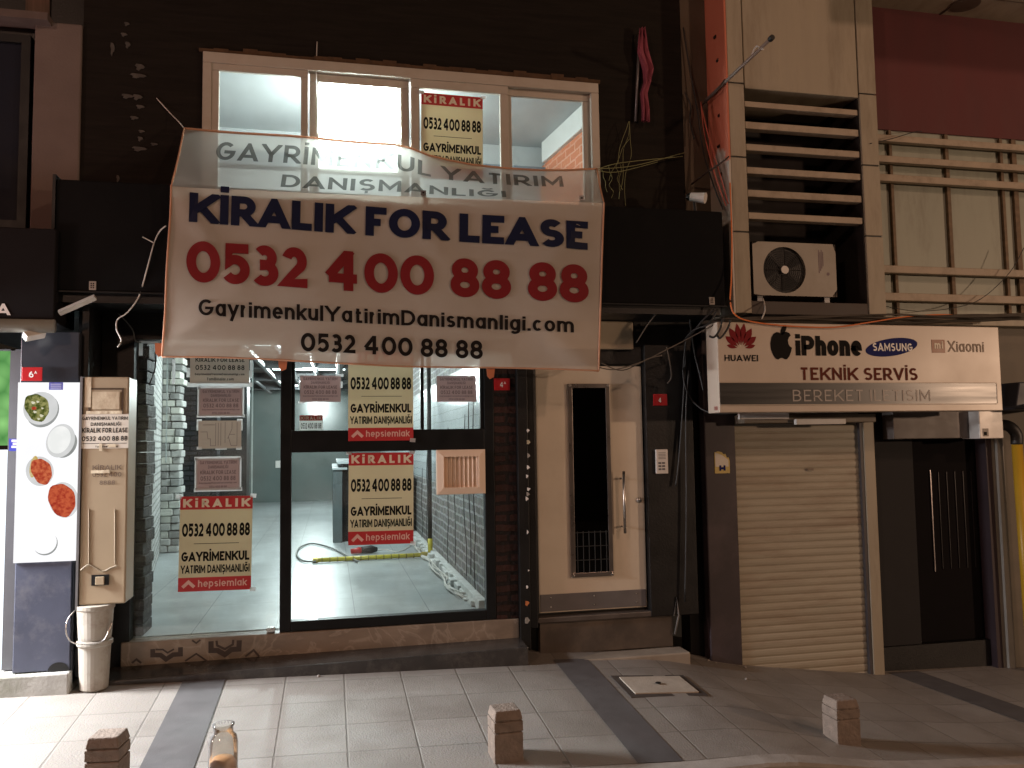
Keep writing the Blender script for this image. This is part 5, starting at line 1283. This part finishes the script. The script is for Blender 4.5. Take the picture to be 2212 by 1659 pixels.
# yellow pole with a black cap and dark awning at the right edge
px_ = at(2199, 1000, -.15)[0]
yp = thing('yellow_pole', 'yellow pole with black elbow beside the dark side entrance', 'pole', (px_, -.15, -.4))
zt = at(2197, 960, -.15)[2]
MB().tube([(px_+.03, -.15, -.45), (px_-.0, -.15, zt)], .045, 14).build('pole', YELLOWD, yp, smooth=True)
MB().tube(smoothpath([(px_, -.15, zt+.002), (px_-.005, -.15, zt+.1), (px_-.06, -.12, zt+.17), (px_-.12, -.02, zt+.18)]), .05, 14).build('elbow', CABLEB, yp, smooth=True)
x0, x1, z0, z1 = rect(2168, 828, 2290, 884, -.3)
m = MB(); m.prism([(x0+.02, z1), (x1, z1), (x1, z0), (x0+.12, z0), (x0+.10, z0+.04), (x0-.03, z0+.02)], -.45, -.05)
tag(m.build('awning_end', pm('navy_awning', (.03, .035, .055), .5, .2), bevel=.01), 'dark navy awning end above the yellow pole beyond the phone repair sign', 'awning')

# phone repair sign
x0, x1, z0, z1 = 2.955, 5.545, 1.935, 2.645; YS = -.56
ps = thing('phone_repair_sign', 'cream phone repair sign with maker logos over the roller shutter', 'sign', (4.25, YS, z0))
SIGNC = pm('sign_cream', (.60, .52, .43), .34, .06, 2, dirt=(.50, .42, .33), dirt_amt=.3)
MB().box(x0, x1, YS, YS+.2, z0, z1).build('case', SIGNC, ps, bevel=.006)
def S(u, v): c = at(u, v, YS); return c[0], c[2]
def st(mb, txt, u0, v0, u1, v1, t=.2, res=18, gap=.13, space=.34, mi=0):
    a, b = S(u0, v1), S(u1, v0); put_text(mb, txt, flat(a[0], b[0], a[1], b[1], YS-.003), t=t, res=res, gap=gap, space=space, mi=mi)
MB().box(3.2, 3.3, YS+.201, .0, z0+.3, z0+.36).box(5.1, 5.2, YS+.201, .1, z0+.3, z0+.36).build('wall_bracket', GREYM, ps)
# flower logo
m = MB(); cx, cz = S(1601, 754)
for k, (ang, L, wd) in enumerate([(14, .125, .030), (37, .165, .048), (60, .19, .054), (81, .205, .046), (99, .205, .046), (120, .19, .054), (143, .165, .048), (166, .125, .030)]):
    a = rad(ang); r0 = .034; pl = []
    for j in range(15):
        q = j/14; wv = wd*math.sin(math.pi*q**1.25)*.52
        pl.append((r0+(L-r0)*q, wv))
    pl = pl+[(r, -w_) for r, w_ in pl[-2:0:-1]]
    m.prism([(cx+r*math.cos(a)-w_*math.sin(a), cz+r*math.sin(a)+w_*math.cos(a)) for r, w_ in pl], YS-.003, YS-.001)
m.build('flower_logo', pm('logo_red', (.21, .018, .022), .6, .05, spec=.1), ps)
m = MB(); st(m, 'HUAWEI', 1565, 767, 1637, 780, .17, 14); m.build('lettering', INK, ps)
ap = [(0, .62), (.12, .70), (.30, .72), (.45, .66), (.52, .55), (.42, .46), (.36, .32), (.38, .16), (.46, .04), (.56, -.02), (.50, -.22), (.40, -.42), (.28, -.55), (.18, -.56), (.06, -.50), (-.06, -.50), (-.18, -.57), (-.30, -.54), (-.44, -.36), (-.54, -.10), (-.56, .18), (-.50, .44), (-.38, .62), (-.22, .70), (-.10, .68)]
cx, cz = S(1687, 742); h = .10*1.28
m = MB(); m.prism([(cx+a*h*1.3, cz+b*h*1.35-.03) for a, b in ap], YS-.004, YS-.001)
m.ellipse(cx+.025, cz+.110, .02, .045, YS-.004, .003, rot=rad(-28), n=16)
m.build('bitten_fruit_logo', INK, ps)
m = MB(); st(m, 'iPhone', 1719, 727, 1860, 768, .25, 24, gap=.06); m.build('lettering', INK, ps)
m = MB(); cx, cz = S(1926, 750); m.ellipse(cx, cz, .245, .072, YS-.003, .002, rot=rad(8), n=44); o = m.build('oval_logo', BLUEI, ps)
m = MB(); st(m, 'SAMSUNG', 1885, 742, 1970, 758, .19, 14); 
for i in range(len(m.v)): m.v[i] = (m.v[i][0], m.v[i][1]-.0015, m.v[i][2])
m.build('oval_lettering', WHITEINK, o)
m = MB(); a, b = S(2013, 762), S(2040, 734); m.box(a[0], b[0], YS-.003, YS-.001, a[1], b[1]); o = m.build('square_logo', pm('logo_brown', (.28, .11, .045), .4, .1), ps)
m = MB()
for (tx, t_) in (('m', 0),): put_text(m, 'mi', flat(a[0]+.025, b[0]-.02, a[1]+.035, a[1]+.095, YS-.0045), t=.2, res=10, gap=.2)
m.build('square_lettering', CREAMINK, o)
m = MB(); st(m, 'Xiaomi', 2048, 737, 2124, 760, .13, 18); m.build('thin_lettering', pm('brown_grey_ink', (.22, .16, .11), .5, .1), ps)
a, b = S(1728, 821), S(1981, 795); words('red_lettering', pm('dark_red_ink', (.13, .03, .018), .6, .05, spec=.1), ps, 'TEKNİK SERVİS', flat(a[0], b[0], a[1], b[1], YS-.003), t=.18, res=18)
r0, r1 = S(1556, 874), S(2151, 828)
m = MB().box(r0[0], r1[0], YS-.004, YS-.001, r0[1], r1[1]); o = m.build('grey_strip', pm('strip_grey', (.022, .022, .022), .32, .1, 3, spec=.7, stretch=(.3, 1, 8)), ps)
a, b = S(1712, 867), S(2008, 842); words('strip_lettering', pm('silver_letter', (.40, .37, .34), .45, .1), o, 'BEREKET ILETISIM', flat(a[0], b[0], a[1], b[1], YS-.006), t=.11, res=16, gap=.2)
m = MB()
for (a, b, c_, d_) in ((r0[0], r1[0], r1[1], r1[1]+.008), (r0[0], r1[0], r0[1]-.008, r0[1]), (r1[0], r1[0]+.008, r0[1], r1[1])): m.box(a, b, YS-.007, YS-.001, c_, d_)
m.build('strip_edging', pm('edging', (.45, .38, .30), .4), o)
m = MB()
put_text(m, 'BEREKET', side(YS+.03, YS+.09, z0+.02, z0+.05, x0-.001), t=.2, res=8); m.build('side_print', pm('side_ink', (.4, .12, .1), .6), ps)

# air conditioner
x0, x1, z0, z1 = rect(1624, 521, 1808, 642, -.28)
ac = thing('air_conditioner', 'white outdoor air conditioner unit in the louvred alcove', 'air conditioner', ((x0+x1)/2, -.2, z0))
c = at(1695, 583, -.285); R_ = .196
m = MB(); nseg = 40
ring = [(c[0]+R_*math.cos(2*math.pi*i/nseg), c[2]+R_*math.sin(2*math.pi*i/nseg)) for i in range(nseg)]
m.box(x0, x1, -.26, .02, z0+.002, z1-.002)
def edge(i):
    a = 2*math.pi*i/nseg; dx, dz = math.cos(a), math.sin(a)
    tx = ((x1 if dx > 0 else x0)-c[0])/dx if abs(dx) > 1e-6 else 1e9; tz = ((z1 if dz > 0 else z0)-c[2])/dz if abs(dz) > 1e-6 else 1e9
    t_ = min(tx, tz); return (c[0]+dx*t_, c[2]+dz*t_)
ed = [edge(i) for i in range(nseg)]
for i in range(nseg):
    j = (i+1) % nseg
    m.add([(ring[i][0], -.285, ring[i][1]), (ring[j][0], -.285, ring[j][1]), (ed[j][0], -.285, ed[j][1]), (ed[i][0], -.285, ed[i][1])], [(0, 1, 2, 3)])
    m.add([(ring[i][0], -.285, ring[i][1]), (ring[j][0], -.285, ring[j][1]), (ring[j][0], -.261, ring[j][1]), (ring[i][0], -.261, ring[i][1])], [(0, 1, 2, 3)])
for (a, b) in (((x0, z0), (x1, z0)), ((x1, z0), (x1, z1)), ((x1, z1), (x0, z1)), ((x0, z1), (x0, z0))):
    m.add([(a[0], -.285, a[1]), (b[0], -.285, b[1]), (b[0], -.259, b[1]), (a[0], -.259, a[1])], [(0, 1, 2, 3)])
m.build('case', pm('ac_white', (.36, .33, .28), .45, .12, 4, dirt=(.26, .22, .17), dirt_amt=.5), ac)
m = MB().ellipse(c[0], c[2], R_-.003, R_-.003, -.2625, .001, n=40); m.build('fan_cavity', BLACK, ac)
m = MB()
for k in range(3):
    a0 = k*120+20; pl = []
    for j in range(9): a = rad(a0+j*8); pl.append((c[0]+.17*math.cos(a), c[2]+.17*math.sin(a)))
    pl += [(c[0]+.04*math.cos(rad(a0+50)), c[2]+.04*math.sin(rad(a0+50))), (c[0]+.04*math.cos(rad(a0-10)), c[2]+.04*math.sin(rad(a0-10)))]
    m.prism(pl, -.2665, -.264)
m.build('fan_blade', BLACKGLOSS, ac)
m = MB()
for r_ in np.linspace(.05, R_-.004, 9):
    m.tube([(c[0]+r_*math.cos(2*math.pi*i/32), -.283, c[2]+r_*math.sin(2*math.pi*i/32)) for i in range(33)], .0022, 4)
for k in range(8):
    a = 2*math.pi*k/8; m.tube([(c[0]+.03*math.cos(a), -.281, c[2]+.03*math.sin(a)), (c[0]+R_*math.cos(a), -.281, c[2]+R_*math.sin(a))], .0025, 4)
m.build('fan_guard', pm('guard_dark', (.03, .027, .025), .5), ac)
m = MB().lathe([(.034, -.292), (.034, -.281)], (c[0], 0, c[2]), 20, 0, 'y'); m.build('fan_hub', WHITEP, ac)
m = MB(); xt = at(1772, 550, -.286)[0]
def vert(x0_, x1_, z0_, z1_): return lambda a, b, k: (x0_+(x1_-x0_)*(1-b), -.2862-.0002*(k % 5), z1_-(z1_-z0_)*a)
zA, zB = at(1772, 590, -.286)[2], at(1772, 540, -.286)[2]
for k in range(4): m.box(xt-.02+k*.013, xt-.012+k*.013, -.2864, -.2852, zA+.02*k, zB-.015*(k % 2))
cd = at(1789, 592, -.286); m.ellipse(cd[0], cd[2], .014, .014, -.2864, .001, n=14); m.build('side_print', GREYINK, ac)
m = MB(); m.box(x0+.05, x0+.10, -.25, .0, 2.861, z0); m.box(x1-.10, x1-.05, -.25, .0, 2.861, z0); m.build('foot', GREYM, ac)

# bracket arm, pink cloth, small spotlight
c0, c1 = at(1524, 218, -.05), at(1669, 80, -1.0)
ar = thing('bracket_arm', 'thin metal pole jutting out from the cream column high above the street', 'pole', c0)
MB().tube([c0, c0+(c1-c0)*.97], .014, 8).build('arm', pm('arm_metal', (.3, .25, .22), .5, .2, metal=.3), ar, smooth=True)
MB().tube([c0+(c1-c0)*.965, c1], .022, 10).build('end_cap', CABLEB, ar)
MB().tube(smoothpath([c0+(c1-c0)*.7, c0+(c1-c0)*.78+[0, 0, .05], c0+(c1-c0)*.84, c0+(c1-c0)*.88+[.0, 0, -.03]]), .006, 6).build('clamp', WHITEP, ar)
cl = MB(); pts = [(1388, 60), (1390, 110), (1402, 150), (1400, 175), (1393, 200), (1396, 235), (1395, 262)]
wd = [6, 13, 13, 9, 9, 10, 10]
NN = len(pts)
for i, ((u, v), w_) in enumerate(zip(pts, wd)):
    for j in range(7):
        q = j/6-.5; c = at(u+w_*2*q*.9, v, -.08); cl.v.append((c[0], c[1]+.03*math.sin(j*2.1+i*.5), c[2]))
for i in range(NN-1):
    for j in range(6): a = i*7+j; cl.f.append([a, a+1, a+8, a+7]); cl.m.append(0)
o = cl.build('pink_cloth', PINKC, smooth=True); md = o.modifiers.new('thick', 'SOLIDIFY'); md.thickness = .006
tag(o, 'bunched pink cloth hanging on the dark wall beside the upstairs window', 'cloth')
tag(MB().tube([at(1381, 75, -.04), at(1373, 262, -.04)], .012, 6).build('cloth_bar', GREYM, smooth=True), 'thin grey metal bar beside the pink cloth', 'bar')
c = at(1500, 435, -.3)
sp_ = thing('spotlight', 'small pale spotlight on top of the dark fascia by the cream column', 'spotlight', c)
MB().tube([c+np.array([-.04, -.02, .03]), c+np.array([.05, -.10, .0])], [.035, .045], 12).build('head', WHITEP, sp_, smooth=False)
MB().tube([c+np.array([.0, 0, 0]), c+np.array([.03, .05, -.06])], .012, 6).build('stem', GREYM, sp_)
MB().tube([c+np.array([-.055, -.0, .035]), c+np.array([-.045, -.015, .031])], .03, 12).build('back', BLACK, sp_)

# ================================================================== CABLES
def bundle(name, lines, r, mat, label, cat='cables', n=5):
    t = MB()
    for ln in lines: t.tube(smoothpath([at(u, v, Y) for u, v, Y in ln], n), r, 5)
    return tag(t.build(name, mat, smooth=True), label, cat)
cord('orange_cable', [at(1577, 395, -.40), at(1581, 520, -.47), at(1580, 600, -.50), at(1578, 655, -.56), at(1590, 682, -.58), at(1625, 695, -.58), at(1700, 704, -.58), at(1800, 707, -.58), at(1880, 696, -.58), at(1960, 684, -.50), at(2050, 680, -.3), at(2130, 690, -.2)], .006, CABLEO, 'orange cable sagging along the top of the phone repair sign', 'cable')
bundle('red_cables', [[(1514, 220, -.1), (1522, 290, -.15), (1545, 380, -.3), (1568, 445, -.36)], [(1516, 235, -.1), (1532, 300, -.2), (1556, 380, -.3), (1573, 440, -.36)]], .006, CABLER, 'pair of reddish cables slanting down beside the cream column')
bundle('black_cables', [[(1476, 60, -.03), (1490, 150, -.05), (1507, 240, -.1), (1520, 330, -.15), (1545, 410, -.3), (1562, 452, -.4)], [(1480, 200, -.03), (1492, 230, -.05), (1490, 260, -.05), (1500, 300, -.1)]], .007, CABLEB, 'black cables running down the dark wall beside the cream column')
bundle('lashing_wires', [[(1494, 398, -.05), (1520, 378, -.2), (1560, 350, -.36), (1574, 338, -.36)], [(1516, 228, -.05), (1545, 200, -.3), (1566, 172, -.36)]], .008, pm('lash', (.06, .04, .03), .7), 'thin dark stays tied round the cream column', 'stays')
bundle('street_wires', [[(1290, 793, -.5), (1330, 798, -.45), (1390, 780, -.4), (1440, 755, -.4), (1480, 735, -.4), (1545, 700, -.5)], [(1300, 785, -.5), (1345, 800, -.4), (1400, 775, -.4), (1430, 768, -.4)], [(1375, 740, -.3), (1400, 700, -.35), (1425, 670, -.4)], [(1440, 750, -.4), (1448, 790, -.3), (1450, 815, -.2), (1442, 828, -.2)]], .005, pm('grey_wire', (.14, .12, .10), .6), 'slack grey wires between the banner corner and the phone repair sign', 'wires')
bundle('cable_tangle', [[(1545, 668, -.45), (1520, 690, -.4), (1495, 720, -.3), (1478, 735, -.2)], [(1550, 670, -.5), (1530, 700, -.5), (1500, 712, -.4), (1482, 730, -.3)], [(1560, 690, -.57), (1555, 712, -.58), (1543, 728, -.58), (1532, 726, -.56)], [(1578, 690, -.58), (1572, 710, -.58), (1556, 730, -.58), (1548, 722, -.57)], [(1482, 735, -.2), (1476, 800, -.1), (1482, 840, -.1), (1500, 870, -.1), (1530, 890, -.2), (1575, 893, -.3), (1592, 888, -.3)], [(1490, 690, -.3), (1500, 760, -.2), (1512, 810, -.2), (1520, 845, -.2)], [(1482, 760, -.1), (1474, 900, -.09), (1466, 1000, -.09), (1460, 1050, -.09)], [(1488, 800, -.1), (1482, 900, -.1), (1483, 1100, -.1), (1480, 1300, -.1)]], .009, CABLEB, 'tangle of black cables between the door column and the phone repair sign')
t = MB()
for k in range(6):
    p = []
    for i, u in enumerate((1560, 1640, 1740, 1840, 1930, 2020, 2110, 2212)):
        p.append(at(u, 688-1.2*i+k*2.2+4*math.sin(i*1.3+k*1.7), -.50+.02*k) )
    t.tube(smoothpath(p), .008+.003*(k % 3), 6)
tag(t.build('cable_bundle', pm('dusty_cable', (.07, .058, .045), .7, .3), smooth=True), 'dusty bundle of dark cables lying along the top edge of the phone repair sign', 'cables')
cord('thin_wire', [at(2212, 535, -.2), at(2180, 590, -.18), at(2120, 645, -.16), at(2060, 665, -.16), at(1980, 672, -.16), at(1905, 660, -.3)], .0035, CABLEB, 'thin dark wire looping across the pale panel wall above the phone repair sign', 'wire')
cord('lamp_wire', [at(1880, 310, -.36), at(1925, 300, -.2), at(1975, 285, -.12), at(1992, 284, -.1)], .004, CABLEB, 'thin wire from the cream column to the pale panel wall below the red wall', 'wire')
cord('drip_hose', [at(1648, 645, -.3), at(1653, 668, -.45), at(1645, 690, -.5)], .006, CABLEW, 'short white drip hose hanging below the air conditioner', 'hose')
cord('jamb_cable', [at(335, 760, -.0), at(336, 790, -.0), at(330, 812, .0), at(322, 832, .0)], .005, CABLEB, 'short black cable curling over the whitewashed bricks behind the frameless glass', 'cable')
cord('grey_cord', [at(255, 676, -.06), at(285, 710, -.05), at(292, 735, -.05), at(305, 740, -.05)], .005, HOSEM, 'grey cord hooked to the dark lintel above the frameless glass', 'cord')
c0 = at(1463, 1285, -.1); 
# torn yellow sticker on the pillar
x0, x1, z0, z1 = rect(1543, 975, 1577, 1022, -.004)
o = MB(); W, H = x1-x0, z1-z0
o.prism([(x0, z0), (x1, z0), (x1, z0+H*.55), (x0+W*.93, z0+H*.72), (x0+W*.82, z0+H*.70), (x0+W*.74, z0+H*.88), (x0+W*.6, z0+H*.86), (x0+W*.5, z1-.008), (x0+W*.25, z1), (x0, z1-.01)], -.004, -.001)
o = tag(o.build('torn_sticker', pm('yellow_sticker', (.60, .47, .16), .5, .12)), 'torn yellow and cream sticker on the dark pillar beside the shutter', 'sticker')
MB().prism([(x0+.006, z0+H*.3), (x1-.012, z0+H*.3), (x1-.012, z0+H*.6), (x0+W*.5, z0+H*.82), (x0+.006, z0+H*.95)], -.0055, -.0041).build('cream_area', PAPER, o)
m = MB(); m.box(x0+W*.3, x0+W*.42, -.007, -.0056, z0+H*.12, z0+H*.36); m.box(x0+W*.58, x0+W*.70, -.007, -.0056, z0+H*.12, z0+H*.36); m.box(x0+W*.42, x0+W*.58, -.0068, -.0056, z0+H*.18, z0+H*.27); m.build('dark_print', BLUEI, o)
# rubble at the foot of the columns
random.seed(8)
m = MB()
for (u, v, s) in [(1478, 1415, 4), (1486, 1418, 3), (1530, 1428, 3), (1612, 1468, 3), (1546, 1432, 2), (1610, 1443, 3), (688, 1462, 3), (1560, 1422, 3)]:
    c = onground(u, v); m.lathe([(.0, .0), (s*.004, .002), (s*.003, s*.004), (0.0005, s*.005)], c, 7)
o = m.build('litter', CONC); o['kind'] = 'stuff'; o['label'] = 'scattered bits of rubble and litter on the pavement'; o['category'] = 'litter'
# pipe remnants right of the door
tag(MB().tube([at(1456, 1330, -.06), at(1462, 1290, -.07), at(1466, 1330, -.06), at(1458, 1370, -.05)], .008, 6).build('drain_pipe', pm('pipe_grey', (.2, .19, .18), .5), smooth=True), 'short grey pipe at the foot of the dark column beside the white door', 'pipe')

# manhole cover
pm_ = [onground(*p) for p in ((1338, 1469), (1470, 1465), (1492, 1494), (1386, 1506))]
ax0, ax1, ay0, ay1 = 2.05, 2.52, -.98, -.65
t = thing('manhole_cover', 'square stone manhole cover sunk in the pavement before the door', 'manhole cover', ((ax0+ax1)/2, (ay0+ay1)/2, gz((ax0+ax1)/2, (ay0+ay1)/2)))
def slab(name, x0, x1, y0, y1, dz, mat):
    m = MB(); lo = [(x0, y0, gz(x0, y0)+dz-.02), (x1, y0, gz(x1, y0)+dz-.02), (x1, y1, gz(x1, y1)+dz-.02), (x0, y1, gz(x0, y1)+dz-.02)]
    hi = [(p[0], p[1], p[2]+.02) for p in lo]; return m.hexa(lo, hi).build(name, mat, t, bevel=.003)
slab('frame', ax0-.05, ax1+.05, ay0-.05, ay1+.05, .008, pm('iron_frame', (.06, .05, .045), .6, .3))
slab('lid', ax0, ax1, ay0, ay1, .014, pm('lid_stone', (.42, .37, .31), .8, .2, 9, bump=.3, dirt=(.25, .2, .15), dirt_amt=.5))
c = ((ax0+ax1)/2, (ay0+ay1)/2); m = MB().lathe([(.02, 0), (.02, .006)], (c[0], c[1], gz(*c)+.014), 12); m.build('key_hole', BLACK, t)

# bollards
def bollard(x, y, label, w=.165, h=.272, first=None, rz=0.0):
    z = gz(x, y)
    if first is not None:
        o = copy_tree(first); o.location = (x, y, z); o.rotation_euler.z = rz; o['label'] = label; return o
    t = thing('bollard', label, 'bollard', (x, y, z), 'stone bollards along the kerb')
    hw = w/2
    m = MB().box(x-hw, x+hw, y-hw, y+hw, z-.08, z+h*.56); m.build('shaft', BOLL, t, bevel=.005)
    m = MB().box(x-hw+.006, x+hw-.006, y-hw+.006, y+hw-.006, z+h*.56+.0005, z+h*.585).box(x-hw, x+hw, y-hw, y+hw, z+h*.5855, z+h*.785).box(x-hw+.006, x+hw-.006, y-hw+.006, y+hw-.006, z+h*.7855, z+h*.81); m.build('neck_ring', BOLL, t, bevel=.004)
    m = MB(); a = hw; b = hw-.012
    m.hexa([(x-a, y-a, z+h*.8105), (x+a, y-a, z+h*.8105), (x+a, y+a, z+h*.8105), (x-a, y+a, z+h*.8105)], [(x-b, y-b, z+h), (x+b, y-b, z+h), (x+b, y+b, z+h), (x-b, y+b, z+h)]); m.build('cap', BOLL, t, bevel=.006)
    return t
p = onground(1822, 1607)
b0 = bollard(3.2, -1.62, 'stone bollard on the kerb before the roller shutter')
pB = None
bollard(.965, -1.80, 'stone bollard on the kerb before the brick pier', first=b0, rz=.05)
bollard(-1.10, -1.83, 'stone bollard on the kerb beside the glass jar', first=b0, rz=-.12)
# jar
jx, jy = -.54, -1.86; jz = gz(jx, jy)
t = thing('glass_jar', 'tall clear glass jar with peach contents standing on the pavement edge', 'jar', (jx, jy, jz))
JAR = glass('jar_glass', (.90, .88, .84), .35, haze=.6)
MB().lathe([(.066, 0), (.074, .012), (.074, .20), (.066, .235), (.050, .25), (.050, .285), (.056, .287), (.056, .295), (.046, .295)], (jx, jy, jz), 28).build('glass', JAR, t, smooth=True)
MB().lathe([(.060, .006), (.066, .02), (.066, .10), (.05, .125), (.01, .13)], (jx, jy, jz), 24).build('contents', pm('peach', (.55, .30, .14), .6, .3, 14), t, smooth=True)
